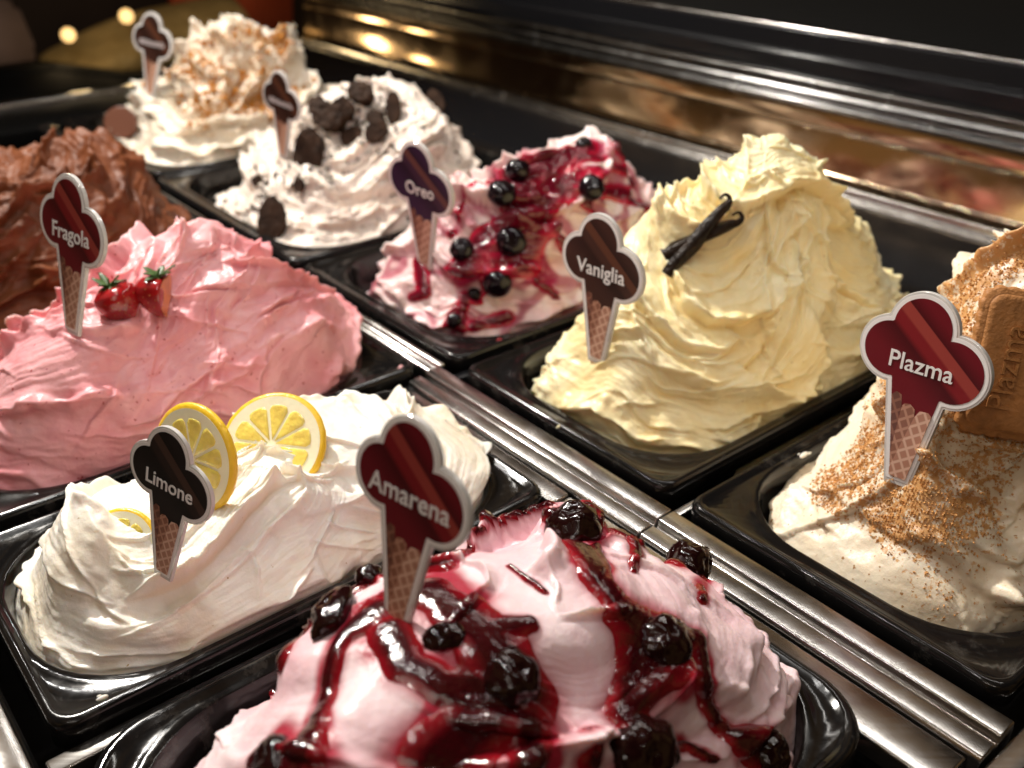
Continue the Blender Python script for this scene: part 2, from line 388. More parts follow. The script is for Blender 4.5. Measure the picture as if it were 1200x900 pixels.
# ------------------------------------------------------------------ gelato mounds
MOUNDS = {}
def rbf(P, Q, eps=.05):
    P = np.array(P, float); K = np.sqrt(((P[:, None, :2]-P[None, :, :2])**2).sum(-1)+eps**2)
    n_ = len(P); Amat = np.zeros((n_+1, n_+1)); Amat[:n_, :n_] = K+np.eye(n_)*1e-4; Amat[n_, :n_] = 1; Amat[:n_, n_] = 1
    w = np.linalg.solve(Amat, np.append(P[:, 2], 0))
    out = np.full(Q.shape[:-1], w[-1])
    for p, wi in zip(P, w): out = out+wi*np.sqrt(((Q-p[:2])**2).sum(-1)+eps**2)
    return out
def gridnormals(P):
    du = np.gradient(P, axis=0); dv = np.roll(P, -1, 1)-np.roll(P, 1, 1)
    n_ = np.cross(du, dv); n_ /= np.linalg.norm(n_, axis=-1)[..., None]+1e-12
    n_[0] = n_[1:4].mean((0, 1))/np.linalg.norm(n_[1:4].mean((0, 1)))
    if n_[3:20, :, 2].mean() < 0: n_ = -n_
    return n_
def mound(key, fp, cps, nr, nt, seed, strokes, amp=.03, wid=(.12, .3), lump=.03, rug=.006, flow=.0, box=None, edge=5, ze=-.02, n=3.0, stri=.0022, zb=-.14, rvar=.05, extra=None, lip=1.0, layer=.35, rag=.018, warp=.10, cen=.13, fine=.7):
    rs = np.random.default_rng(seed)
    ca, cb, ha, hb = fp
    rho = np.linspace(0, 1, nr)**.95
    th = np.linspace(0, 2*np.pi, nt, endpoint=False)
    R_, T_ = np.meshgrid(rho, th, indexing='ij')
    f = np.sin(R_*np.pi/2)*.55+R_*.45
    ct, st = np.cos(T_), np.sin(T_)
    rad = 1/((np.abs(ct)/ha)**n+(np.abs(st)/hb)**n)**(1/n)
    rad = rad*(1+rvar*fbm(ct*1.6+seed, st*1.6, 0*ct, 3))
    a = ca+rad*f*ct; b_ = cb+rad*f*st
    ring = []
    for t in np.linspace(0, 2*np.pi, 20, endpoint=False):
        rr = 1/((abs(math.cos(t))/ha)**n+(abs(math.sin(t))/hb)**n)**(1/n)
        ring.append((ca+rr*math.cos(t), cb+rr*math.sin(t), ze))
    z = rbf(list(cps)+ring, np.stack([a, b_], -1))
    z = zb+(np.maximum(z, ze)-zb)*(1-f**edge)**.5
    P = np.stack([a*AX[0]+b_*BX[0], a*AX[1]+b_*BX[1], z], -1)
    # low lumps
    Nn = gridnormals(P)
    P = P+Nn*(lump*fbm(P[..., 0]*3.2+seed, P[..., 1]*3.2, P[..., 2]*3.2, 2))[..., None]*np.minimum(1, (1-R_)*8)[..., None]
    Nn = gridnormals(P)
    for _ in range(3):                                   # smooth the displacement directions a little
        Nn = (Nn+np.roll(Nn, 3, 1)+np.roll(Nn, -3, 1)); Nn[3:-3] = Nn[3:-3]+Nn[6:]+Nn[:-6] if nr > 12 else Nn[3:-3]
        Nn /= np.linalg.norm(Nn, axis=-1)[..., None]
    # spatula strokes laid over one another in the polar chart
    X, Y = R_*ct, R_*st
    wx = warp*fbm(P[..., 0]*2.4+9+seed, P[..., 1]*2.4, P[..., 2]*2.4, 2); wy = warp*fbm(P[..., 0]*2.4-5, P[..., 1]*2.4+4+seed, P[..., 2]*2.4, 2)
    Xw, Yw = X+wx, Y+wy
    ew = rag*(fbm(P[..., 0]*9, P[..., 1]*9+seed, P[..., 2]*9, 2)+.35*fbm(P[..., 0]*34, P[..., 1]*34+seed, P[..., 2]*34, 2))          # ragged edges
    ln = fbm(P[..., 0]*26+2, P[..., 1]*26, P[..., 2]*26+seed, 2)
    D = .4*amp*fbm(X*3, Y*3+seed, 0*X, 2)
    for i in range(strokes):
        cx, cy = rs.normal(0, cen, 2); r0_ = rs.uniform(.12, 1.05)**.8; w = rs.uniform(*wid)*(1 if r0_ > .3 else .7); L_ = rs.uniform(.7, 2.0)
        th0 = rs.uniform(0, 2*np.pi); sgn = 1 if rs.random() < .78 else -1
        if flow and rs.random() < flow: cx, cy = cx*3, cy*3; r0_ = rs.uniform(.5, 1.6)
        dx, dy = Xw-cx, Yw-cy; rr = np.hypot(dx, dy)
        ang = (np.arctan2(dy, dx)-th0+np.pi) % (2*np.pi)-np.pi
        spir = rs.uniform(-.16, .16)
        t = (rr-r0_-spir*ang+ew)/w*2*sgn; s = ang*r0_/(L_*.5*max(r0_, .45))
        m = sst(-1.0, -.35, t)*(1-sst(.90, 1.0, t))*sst(-1.0, -.78, s)*(1-sst(.35, 1.0, s))
        if m.max() < .05: continue
        sel = m > .001
        ts, ss, ms = t[sel], s[sel], m[sel]
        lvl = amp*rs.uniform(-.6, .55); ti = rs.uniform(.2, .9)*amp; cc = rs.uniform(.1, .7)*amp
        ph = rs.uniform(0, 99)
        strn = stri*pn(ts*rs.uniform(7, 14)+ph, ss*.9+ph, 0*ts+i*.37)+stri*.7*pn(ts*26+ph, ss*1.6, 0*ts+i)
        h = lvl+ti*ts+cc*(ts*ts-.4)+strn*1.3+lip*.45*amp*np.exp(-((ts-.86)/.10)**2)*np.clip(.55+ln[sel]*1.4, 0, 1.6)
        D[sel] = D[sel]*(1-ms)+ms*(h+layer*D[sel])
    for i in range(int(strokes*1.6)):                     # smaller, shallower scrapes and torn flaps
        cx, cy = rs.normal(0, cen*1.6, 2); r0_ = rs.uniform(.1, 1.05)**.8; w = rs.uniform(.035, .11); L_ = rs.uniform(.25, .9)
        th0 = rs.uniform(0, 2*np.pi); sgn = 1 if rs.random() < .7 else -1
        dx, dy = Xw-cx, Yw-cy; rr = np.hypot(dx, dy)
        ang = (np.arctan2(dy, dx)-th0+np.pi) % (2*np.pi)-np.pi
        t = (rr-r0_-rs.uniform(-.35, .35)*ang+ew*.8)/w*2*sgn; s = ang*r0_/(L_*.5*max(r0_, .45))
        m = sst(-1.0, -.1, t)*(1-sst(.86, 1.0, t))*sst(-1.0, -.5, s)*(1-sst(.2, 1.0, s)); sel = m > .002
        if not sel.any(): continue
        ts, ms = t[sel], m[sel]
        D[sel] = D[sel]+ms*fine*amp*(rs.uniform(.1, .34)*(ts+.3)+.22*np.exp(-((ts-.8)/.14)**2)*np.clip(.6+ln[sel]*1.4, 0, 1.6))
    D = D+rug*(1-np.abs(fbm(P[..., 0]*11+seed, P[..., 1]*11, P[..., 2]*11, 3))*1.6)
    D = D+rug*.35*fbm(P[..., 0]*50, P[..., 1]*50, P[..., 2]*50+seed, 2)
    if extra is not None: D = D+extra(a, b_, P)
    fade = np.minimum(1, (1-R_)*14)
    D *= fade
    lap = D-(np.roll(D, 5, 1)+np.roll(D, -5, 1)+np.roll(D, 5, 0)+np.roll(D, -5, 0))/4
    crease_shade = np.clip(-lap/amp*2.2, 0, 1)  # hollows between strokes, mask for the painted shade
    P = P+Nn*D[..., None]
    P[0] = P[0].mean(0)
    if box is not None:                                   # below the rim the gelato keeps inside its pan
        a0_, a1_, b0_, b1_ = box; r_ = .15
        pa = P[..., 0]*AX[0]+P[..., 1]*AX[1]; pb = P[..., 0]*BX[0]+P[..., 1]*BX[1]
        qa = pa-(a0_+a1_)/2; qb = pb-(b0_+b1_)/2; ha_, hb_ = (a1_-a0_)/2-r_, (b1_-b0_)/2-r_
        ea, eb = np.maximum(np.abs(qa)-ha_, 0), np.maximum(np.abs(qb)-hb_, 0); dd = np.hypot(ea, eb)
        k_ = np.where(dd > r_, r_/np.maximum(dd, 1e-9), 1); w_ = sst(.022, .0, P[..., 2]); k_ = 1-(1-k_)*w_
        na = np.where(ea > 0, np.sign(qa)*(ha_+ea*k_), qa); nb = np.where(eb > 0, np.sign(qb)*(hb_+eb*k_), qb)
        pa, pb = na+(a0_+a1_)/2, nb+(b0_+b1_)/2
        P[..., 0] = pa*AX[0]+pb*BX[0]; P[..., 1] = pa*AX[1]+pb*BX[1]
    # mesh
    V = P.reshape(-1, 3)*S
    i_ = np.arange(nr-1)[:, None]*nt; j = np.arange(nt)[None]; j2 = (j+1) % nt
    F = np.stack([i_+j, i_+nt+j, i_+nt+j2, i_+j2], -1).reshape(-1, 4)
    Nv = gridnormals(P).reshape(-1, 3)
    MOUNDS[key] = dict(V=V, N=Nv, F=F, nr=nr, nt=nt, crease_shade=crease_shade.ravel(), R=R_.ravel(), px=proj(V), a=a.ravel(), b=b_.ravel())
    return MOUNDS[key]
def pick(key, px, py, tol=5):
    d = MOUNDS[key]; x, y, dep = d['px']
    q = (x-px)**2+(y-py)**2
    face = (d['N']*(np.array([0, 0, S])-d['V'])).sum(1) > 0
    q = np.where(face, q, 1e9)
    c_ = np.where(q < tol*tol)[0]
    i = c_[np.argmin(dep[c_])] if len(c_) else int(np.argmin(q+dep*10))
    lo = np.argsort(((d['V']-d['V'][i])**2).sum(1))[:200]
    nn = d['N'][lo].mean(0); nn /= np.linalg.norm(nn)
    return Vector(d['V'][i]), Vector(nn)
def poly_mask(key, lines):
    """distance masks to syrup runs; each run is a list of surface points (found under photo pixels), with its half width"""
    d = MOUNDS[key]; V = d['V']; best = np.full(len(V), -9.)
    nzv = fbm(V[:, 0]/S*9, V[:, 1]/S*9, V[:, 2]/S*9, 3); nz2 = fbm(V[:, 0]/S*30, V[:, 1]/S*30, V[:, 2]/S*30, 2)
    for ln_ in lines:
        pts = []
        for (px, py, w) in ln_:
            p, _ = pick(key, px, py); dep = proj(np.array(p))[2]
            pts.append((np.array(p), w/2/FPX*dep*S))
        segs = list(zip(pts, pts[1:])) or [(pts[0], pts[0])]
        for (p, w0), (q, w1) in segs:
            pq = q-p; L2 = max(pq@pq, 1e-12)
            t = np.clip(((V-p)@pq)/L2, 0, 1)
            dist = np.linalg.norm(V-p-t[:, None]*pq, axis=1); w = w0+(w1-w0)*t
            w = w*1.25*(1+.5*nzv)+.0006*nz2
            best = np.maximum(best, 1-dist/np.maximum(w, 1e-5))
    return best
def syrup(key, mask, thick, name, m, label, cat):
    """a coat of syrup: the mound's surface lifted where the runs are, dipping under the gelato at its edges"""
    d = MOUNDS[key]; t = np.sqrt(np.clip(mask*1.9, 0, 1)); off = (t*1.1+.25*np.clip(mask, 0, 1)-.22)*thick
    off = np.where(mask > 0, off, -.22*thick)
    # soften
    G = off.reshape(d['nr'], d['nt'])
    for _ in range(2): G = (G+np.roll(G, 1, 1)+np.roll(G, -1, 1)+np.roll(G, 1, 0)+np.roll(G, -1, 0))/5
    off = G.ravel()
    keep = (mask > -.25)[d['F']].all(1); keep &= (d['R'] > .02)[d['F']].all(1) | (mask > 0)[d['F']].all(1)
    F = d['F'][keep]; ids, inv = np.unique(F, return_inverse=True)
    V = d['V'][ids]+d['N'][ids]*off[ids][:, None]*S
    o = npmesh(name, V, inv.reshape(F.shape), m, attrs={'thick': np.clip(mask[ids]*1.3, 0, 1)})
    return tag(o, label, cat)
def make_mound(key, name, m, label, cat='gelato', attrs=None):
    d = MOUNDS[key]; at = {'crease_shade': d['crease_shade']}
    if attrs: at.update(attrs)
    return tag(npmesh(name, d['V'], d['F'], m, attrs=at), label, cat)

import sys as _s
Q = 1.0
def R(nr, nt): return int(nr*Q), int(nt*Q)

mound('vanilla', (1.21, 1.675, .272, .515), [(1.2, 1.71, .45), (1.28, 1.60, .37), (1.40, 1.48, .27), (1.2, 1.93, .31), (1.06, 1.98, .15), (1.17, 1.20, .13), (1.02, 1.5, .13), (1.0, 1.75, .14), (1.06, 1.35, .11), (1.32, 1.26, .15), (1.2, 1.42, .26), (1.36, 1.85, .24), (1.1, 1.6, .28), (1.08, 1.82, .26)],
      *R(250, 620), 3, 100, amp=.029, wid=(.14, .34), lump=.03, stri=.0016, rug=.002, rag=.02, lip=.9, ze=.05, edge=6, warp=.07, box=(0.963, 1.48, 1.15, 2.212))
make_mound('vanilla', 'vanilla_gelato', M['vanilla'], 'tall pale yellow swirled mound of vanilla gelato with two crossed pods')
mound('straw', (1.925, .612, .33, .468), [(1.86, .74, .312), (1.9, .62, .282), (1.84, .86, .215), (1.78, .96, .13), (1.66, 1.0, .055), (1.66, .85, .12), (1.95, .43, .165), (1.92, .28, .09), (1.78, .27, .12), (1.72, .42, .17), (1.75, .62, .20), (1.66, .62, .11), (1.65, .38, .08), (2.05, .7, .17)],
      *R(240, 600), 8, 80, ze=.02, edge=6, amp=.029, wid=(.18, .42), lump=.025, stri=.0014, rug=.0015, rag=.02, box=(1.62, 2.242, 0.163, 0.992))
make_mound('straw', 'strawberry_gelato', M['strawberry'], 'pink mound of strawberry gelato topped with two strawberries')
mound('lemon', (1.30, .545, .24, .45), [(1.42, .82, .085), (1.33, .88, .075), (1.2, .88, .05), (1.38, .64, .12), (1.37, .46, .12), (1.38, .30, .125), (1.30, .19, .09), (1.22, .34, .085), (1.22, .6, .10), (1.13, .55, .07), (1.13, .3, .05), (1.2, .8, .06)],
      *R(220, 600), 21, 60, amp=.028, wid=(.22, .5), lump=.03, stri=.0010, rug=.002, rag=.02, lip=.8, layer=.2, warp=.16, flow=.25, ze=.03, edge=6, box=(1.088, 1.511, 0.138, 0.912))
make_mound('lemon', 'lemon_gelato', M['lemon'], 'low white mound of lemon gelato with lemon slices stuck in')
mound('cherry', (.665, .525, .30, .435), [(.76, .64, .215), (.75, .76, .195), (.66, .85, .16), (.80, .44, .235), (.74, .28, .22), (.6, .22, .20), (.62, .5, .27), (.52, .72, .19), (.47, .84, .09), (.5, .45, .20), (.45, .3, .12), (.65, .68, .24)],
      *R(260, 640), 5, 40, amp=.030, wid=(.3, .6), lump=.022, stri=.0008, rug=.001, lip=.7, rag=.015, ze=.07, edge=5, box=(0.42, 0.975, 0.14, 0.925))
mound('biscuit', (.60, 1.70, .262, .545), [(.6, 1.49, .40), (.65, 1.62, .43), (.6, 1.85, .5), (.72, 1.6, .33), (.62, 1.27, .18), (.60, 1.17, .08), (.45, 1.35, .10), (.45, 1.7, .28), (.45, 1.5, .2), (.5, 1.38, .2)],
      *R(240, 620), 33, 60, amp=.040, wid=(.2, .48), lump=.03, stri=.0008, rug=.0015, ze=.05, edge=6, box=(0.348, 0.842, 1.163, 2.212))
mound('berry', (1.9, 1.63, .28, .425), [(1.9, 1.83, .33), (1.97, 1.66, .26), (2.05, 1.5, .19), (1.75, 1.97, .20), (1.7, 1.7, .18), (1.72, 1.4, .15), (1.88, 1.3, .19), (1.74, 1.22, .13), (1.82, 1.55, .25)],
      *R(180, 460), 12, 60, amp=.030, wid=(.16, .36), lump=.04, rug=.004, ze=.06, edge=6, box=(1.59, 2.22, 1.178, 2.212))
mound('cookie', (2.76, 1.62, .40, .42), [(2.8, 1.77, .30), (2.9, 1.53, .25), (2.9, 1.3, .11), (2.6, 1.9, .19), (2.45, 1.93, .07), (2.5, 1.6, .13), (2.5, 1.35, .08), (2.68, 1.6, .22)],
      *R(160, 400), 14, 60, amp=.036, wid=(.16, .36), lump=.05, rug=.006, ze=.04, edge=6, box=(2.328, 3.22, 1.178, 2.212))
make_mound('cookie', 'cookie_gelato', M['cookie_cream'], 'white gelato mound studded with dark cookie pieces')
mound('crumb', (3.78, 1.66, .42, .44), [(3.8, 1.77, .35), (3.6, 1.88, .31), (3.5, 1.97, .20), (3.9, 1.48, .18), (3.8, 1.3, .09), (3.5, 1.5, .10), (3.65, 1.65, .24)],
      *R(140, 360), 17, 60, amp=.045, wid=(.14, .32), lump=.06, rug=.012, rag=.03, box=(3.334, 4.242, 1.193, 2.212))
mound('choc', (2.74, .57, .42, .43), [(2.8, .68, .28), (2.74, .88, .235), (2.50, .95, .12), (2.6, .5, .24), (2.45, .7, .16), (2.7, .3, .22), (2.45, .35, .12), (2.6, .8, .2)],
      *R(180, 420), 19, 70, ze=.06, edge=6, amp=.038, wid=(.2, .5), lump=.04, rug=.006, rag=.02, box=(2.348, 3.187, 0.163, 0.992))
make_mound('choc', 'chocolate_gelato', M['choc'], 'dark brown rugged mound of chocolate gelato')
#PART2
# ------------------------------------------------------------------ syrup, stain and dust on the mounds
CH_RUNS = [
 [(398, 650, 46), (372, 690, 44), (330, 722, 32), (303, 757, 22), (296, 790, 12)],
 [(445, 712, 60), (402, 745, 24), (384, 795, 20), (372, 835, 30), (345, 880, 58)],
 [(455, 735, 50), (478, 775, 46), (520, 800, 44), (585, 815, 60)],
 [(505, 690, 62), (545, 725, 74), (590, 770, 84), (605, 805, 84), (560, 850, 70), (520, 890, 84)],
 [(600, 815, 40), (620, 860, 44), (628, 895, 46)], [(580, 735, 40), (622, 725, 26)],
 [(672, 618, 56), (640, 598, 12), (590, 612, 9), (545, 628, 8)],
 [(685, 640, 44), (702, 675, 34), (735, 712, 56), (765, 748, 78), (752, 790, 50), (735, 835, 46), (755, 878, 92)],
 [(738, 605, 16), (748, 640, 18), (742, 665, 8)], [(712, 600, 8), (700, 640, 14), (716, 690, 18)],
 [(800, 630, 40), (815, 665, 30), (824, 700, 14)],
 [(790, 735, 40), (822, 745, 26), (826, 790, 16), (838, 838, 18), (872, 868, 26), (905, 882, 40)],
 [(560, 600, 10), (600, 590, 12), (640, 586, 12)], [(690, 588, 8), (740, 600, 10), (775, 618, 10)],
 [(430, 640, 52), (462, 668, 30), (520, 660, 22), (548, 640, 10)], [(600, 660, 6), (640, 690, 8)],
 [(755, 878, 60), (800, 870, 20), (842, 892, 12)], [(300, 890, 60), (340, 898, 60)], [(690, 850, 20), (700, 890, 30)],
]
mk = poly_mask('cherry', CH_RUNS)
d = MOUNDS['cherry']; V = d['V']/S
veil = fbm(V[:, 0]*6, V[:, 1]*6, V[:, 2]*6, 3)
streak = sst(.35, .7, 1-np.abs(fbm(V[:, 0]*5+3, V[:, 1]*5, V[:, 2]*3, 3))*2.2)*sst(-.9, -.2, mk)*.45
low = sst(.16, -.02, V[:, 2])*sst(-.1, .5, veil+.15)*.35
st = np.clip(sst(-.75, .45, mk+.45*veil)*.9+streak*1.3+low, 0, 1)
make_mound('cherry', 'cherry_gelato', M['cherry'], 'pale pink gelato mound in front, under dark cherries and syrup', attrs={'stain': st})
syrup('cherry', mk, .006, 'cherry_syrup', M['syrup'], 'glossy dark red cherry syrup running down the nearest pink gelato mound', 'syrup')

BR_RUNS = [
 [(690, 168, 22), (650, 182, 26), (612, 205, 34), (603, 245, 30), (560, 280, 26), (535, 320, 34), (528, 372, 18)],
 [(650, 215, 40), (622, 262, 50), (600, 295, 46), (612, 318, 20)], [(700, 222, 26), (740, 232, 16), (765, 245, 14)],
 [(690, 235, 18), (715, 262, 12)], [(583, 332, 24), (560, 350, 12)], [(545, 345, 14), (540, 385, 16)], [(640, 175, 12), (700, 182, 10), (735, 200, 10)],
 [(630, 330, 7), (655, 345, 6), (665, 372, 7)], [(490, 300, 12), (500, 340, 10), (480, 350, 8)], [(600, 372, 12), (560, 380, 14)], [(655, 260, 16), (672, 300, 9)],
 [(575, 205, 8), (540, 235, 10), (530, 270, 12)], [(725, 175, 9), (745, 215, 8)],
]
mk = poly_mask('berry', BR_RUNS); d = MOUNDS['berry']; V = d['V']/S
vein = sst(.64, .88, 1-np.abs(fbm(V[:, 0]*7+1, V[:, 1]*7, V[:, 2]*7, 2))*1.7)
st = np.clip(sst(-.6, .3, mk+.35*fbm(V[:, 0]*9, V[:, 1]*9, V[:, 2]*9, 2))*.8+vein*.75, 0, 1)
make_mound('berry', 'berry_gelato', M['berry_cream'], 'white gelato mound streaked crimson and dotted with dark berries', attrs={'stain': st})
syrup('berry', mk+.12, .006, 'berry_syrup', M['berry_syrup'], 'bright crimson berry syrup over the white mound beside the vanilla gelato', 'syrup')

d = MOUNDS['biscuit']; V = d['V']/S
mk = poly_mask('biscuit', [[(1190, 285, 60), (1140, 325, 60)], [(1040, 470, 40), (1010, 540, 60), (1030, 600, 40)], [(1080, 590, 50), (1140, 560, 50), (1190, 535, 50)], [(960, 560, 30), (985, 600, 20)], [(1120, 360, 50), (1100, 540, 60)]])
du = np.clip(.215+.19*sst(-1.4, .4, mk)+.05*sst(.05, .35, V[:, 2])+.13*fbm(V[:, 0]*5, V[:, 1]*5, V[:, 2]*5, 3), 0, .62)
make_mound('biscuit', 'biscuit_gelato', M['biscuit_cream'], 'beige gelato mound dusted with biscuit crumbs at the right edge', attrs={'dust': du})
dust_b = du
d = MOUNDS['crumb']; V = d['V']/S
mk = poly_mask('crumb', [[(300, 40, 60), (240, 90, 90), (200, 110, 40)], [(330, 60, 50), (290, 110, 70), (240, 130, 20)], [(380, 80, 20), (350, 100, 20)]])
du = np.clip(.12+.28*sst(-1.0, .4, mk)+.16*fbm(V[:, 0]*6, V[:, 1]*6, V[:, 2]*6, 2), 0, .7)
make_mound('crumb', 'crumb_gelato', M['crumb_cream'], 'white far mound of gelato topped with golden crumbs', attrs={'dust': du})
dust_c = du

def scatter(key, weight, count, size, m, name, label, cat):
    d = MOUNDS[key]; rs = np.random.default_rng(len(name)+count)
    w = np.clip(weight, 0, None)**1.0; face = ((d['N']*(np.array([0, 0, S])-d['V'])).sum(1) > -.05*S) & (d['R'] < .96)
    area = np.maximum(d['R'], .02); w = w*face*area; ids = rs.choice(len(w), count, p=w/w.sum())
    base = np.array([(1, 0, 0), (-1, 0, 0), (0, 1, 0), (0, -1, 0), (0, 0, 1), (0, 0, -1)], float)
    tri = np.array([(0, 2, 4), (2, 1, 4), (1, 3, 4), (3, 0, 4), (2, 0, 5), (1, 2, 5), (3, 1, 5), (0, 3, 5)])
    Vs = []; Fs = []
    for k, i in enumerate(ids):
        q, _ = np.linalg.qr(rs.normal(size=(3, 3)))
        b = base*rs.uniform(.5, 1.2, (6, 1))*np.array([1, .75, .55]); sz = size*S*rs.uniform(.35, 1)**1.5
        Vs.append(d['V'][i]+d['N'][i]*sz*.25+(b@q)*sz); Fs.append(tri+6*k)
    o = npmesh(name, np.concatenate(Vs), np.concatenate(Fs), m); o.data.polygons.foreach_set('use_smooth', np.zeros(len(o.data.polygons), dtype=bool))
    return tag(o, label, cat, kind='stuff')
scatter('biscuit', np.clip(dust_b-.26, 0, 1)**1.1, 8000, .0042, M['crumb'], 'biscuit_crumbs', 'fine golden biscuit crumbs sprinkled over the beige gelato', 'crumbs')
scatter('crumb', np.clip(dust_c-.25, 0, 1)**1.5, 420, .024, M['caramel'], 'golden_crumbs', 'golden caramel crumbs heaped on the far white gelato', 'crumbs')
d = MOUNDS['cookie']; V = d['V']/S
mk = poly_mask('cookie', [[(380, 120, 60), (365, 190, 60)], [(430, 110, 50), (450, 155, 50)], [(320, 200, 30), (300, 240, 30)]])
scatter('cookie', .04+np.clip(mk+.4, 0, 1), 700, .012, M['cookie'], 'cookie_crumbs', 'dark cookie crumbs scattered over the white gelato', 'crumbs')

# ------------------------------------------------------------------ berries and cherries
def ball(r, m, name, seed=0, sq=(1, 1, .9), bumps=.06, dimple=.25, sub=4):
    bm = bmesh.new(); bmesh.ops.create_icosphere(bm, subdivisions=sub, radius=1)
    co = np.array([v.co[:] for v in bm.verts])
    nn = fbm(co[:, 0]*1.6+seed, co[:, 1]*1.6, co[:, 2]*1.6, 3)
    dm = dimple*np.exp(-((co[:, 0]**2+co[:, 1]**2)/.06))*(co[:, 2] > 0)
    rr = r*(1+bumps*nn-dm)
    for v, c_, k in zip(bm.verts, co, rr): v.co = Vector((c_[0]*k*sq[0], c_[1]*k*sq[1], c_[2]*k*sq[2]))
    return bm
def sit(key, px, py, rpx, sink=.35):
    p, nn = pick(key, px, py); dep = proj(np.array(p))[2]; r = rpx/FPX*dep*S
    return p+nn*r*(1-sink)-(nn*0), nn, r
CH = [(672, 617, 36, (1, 1, .9), 'cherry on the top of the pink mound, beside the tag'),
      (806, 657, 30, (1, .8, 1.1), 'cherry hanging at the upper right edge of the pink mound'),
      (602, 792, 40, (1, 1, .85), 'big dark cherry in the middle of the syrup on the pink mound'),
      (782, 752, 36, (1, 1, .8), 'cherry on the right shoulder of the pink mound'),
      (752, 880, 46, (1.1, 1, .8), 'large cherry low in the middle right of the pink mound'),
      (905, 884, 28, (1.2, 1, .8), 'cherry at the lower right end of the syrup'),
      (388, 716, 34, (1.3, .8, .6), 'flat cherry left of the dark red name tag'),
      (432, 652, 18, (1, 1, 1), 'small cherry half hidden behind the dark red name tag'),
      (318, 890, 32, (1.2, 1, .6), 'cherry at the lower left corner of the pink mound'),
      (520, 742, 22, (1.3, 1, .6), 'small sunken cherry between the tag and the big middle cherry')]
for i, (px, py, r, sq, lb) in enumerate(CH):
    p, nn, rr = sit('cherry', px, py, r*.92, .95)
    me_bm = ball(rr, None, 'cherry', seed=i*3.1, sq=sq, bumps=.16)
    o = bmobj('cherry', me_bm, M['cherry_skin']); o.location = p-nn*0
    o.rotation_euler = (nn.to_track_quat('Z', 'Y') @ Vector((0, 0, 1)).to_track_quat('Z', 'Y')).to_euler()
    tag(o, 'glossy black '+lb, 'cherry', 'cherries on the cherry gelato')
BR = [(607, 206, 17, 'at the upper left edge of the red streaked mound'), (697, 219, 17, 'high on the right half of the red streaked mound'),
      (603, 283, 20, 'in the middle of the crimson syrup'), (541, 289, 16, 'at the left side, nearest to the purple tag'),
      (583, 336, 19, 'lowest in front of the red streaked mound'), (683, 166, 11, 'on the very top of the red streaked mound'),
      (590, 232, 19, 'just under the upper left berry'), (560, 345, 9, 'small, low between the two front berries'), (530, 372, 10, 'small, at the bottom rim of the pan')]
for i, (px, py, r, lb) in enumerate(BR):
    p, nn, rr = sit('berry', px, py, r*.92, .85)
    o = bmobj('dark_berry', ball(rr, None, 'b', seed=50+i*2.3, sub=3), M['berry_skin']); o.location = p
    o.rotation_euler = nn.to_track_quat('Z', 'Y').to_euler()
    tag(o, 'shiny dark berry '+lb, 'berry', 'dark berries on the streaked gelato')

# ------------------------------------------------------------------ cookies
def cookie(px, py, rx, ry, th, rot, lb, key='cookie', m='cookie', name='cookie_piece', cat='cookie', sink=.3, face=0.0, rough=.12, grp='cookie pieces on the white gelato'):
    p, nn = pick(key, px, py); dep = proj(np.array(p))[2]; k = dep/FPX*S
    bm = bmesh.new(); bmesh.ops.create_icosphere(bm, subdivisions=4, radius=1)
    seed = px*.1
    for v in bm.verts:
        c_ = v.co.copy(); z_ = max(-.45, min(.45, c_.z))/.45
        l_ = math.hypot(c_.x, c_.y)
        if abs(c_.z) < .9 and l_ > 1e-6: e_ = min(1, l_/.86)/l_; c_.x *= e_; c_.y *= e_
        q = 1+rough*float(fbm(np.array(c_.x*2.5+seed), np.array(c_.y*2.5), np.array(c_.z*2.5), 3))
        v.co = Vector((c_.x*rx*k*q, c_.y*ry*k*q, z_*th*k*.5*q))
    o = bmobj(name, bm, M[m])
    fwd = (CBACK*(1-face)+nn*face).normalized(); up = (CUP*math.cos(rot)+CRIGHT*math.sin(rot)); right = up.cross(fwd).normalized(); up = fwd.cross(right)
    o.matrix_world = Matrix.Translation(p+nn*min(rx, ry)*k*(.5-sink)) @ Matrix((right, up, fwd)).transposed().to_4x4()
    return tag(o, lb, cat, grp)
cookie(318, 262, 16, 27, 13, .05, 'upright oval cookie piece at the front foot of the mound', sink=.1)
cookie(363, 180, 17, 30, 20, .1, 'tall broken cookie piece below the middle of the mound')
cookie(383, 137, 20, 15, 20, .5, 'big crumbly cookie lump left of the top', face=.5, rough=.25)
cookie(427, 110, 15, 13, 15, .2, 'brown cookie lump near the top of the mound', face=.4, rough=.2)
cookie(460, 127, 9, 19, 9, .0, 'narrow upright cookie slice at the right of the top', sink=-.1)
cookie(446, 156, 12, 15, 10, .7, 'triangular cookie chip in the middle of the mound')
cookie(410, 160, 12, 14, 10, 1.1, 'small cookie chip between the tall piece and the triangular one')
cookie(301, 209, 7, 7, 7, .3, 'tiny cookie chip at the left side of the mound')
cookie(514, 118, 8, 14, 7, -.5, 'thin cookie chip on the right slope of the mound')
cookie(349, 222, 7, 8, 7, .3, 'small cookie chip under the tall broken piece')
cookie(402, 128, 13, 12, 12, .9, 'cookie chunk between the big crumbly lump and the brown lump', face=.3, rough=.25)
cookie(372, 122, 11, 12, 10, -.6, 'cookie chunk just above the big crumbly lump', face=.3, rough=.25)
cookie(438, 135, 10, 9, 9, .5, 'cookie chunk under the brown lump near the top', face=.3, rough=.25)
cookie(151, 149, 19, 19, 8, .1, 'round milk chocolate disc at the left foot of the crumb mound', key='crumb', m='disc', name='chocolate_disc', cat='chocolate', rough=.03, sink=0, grp=None)

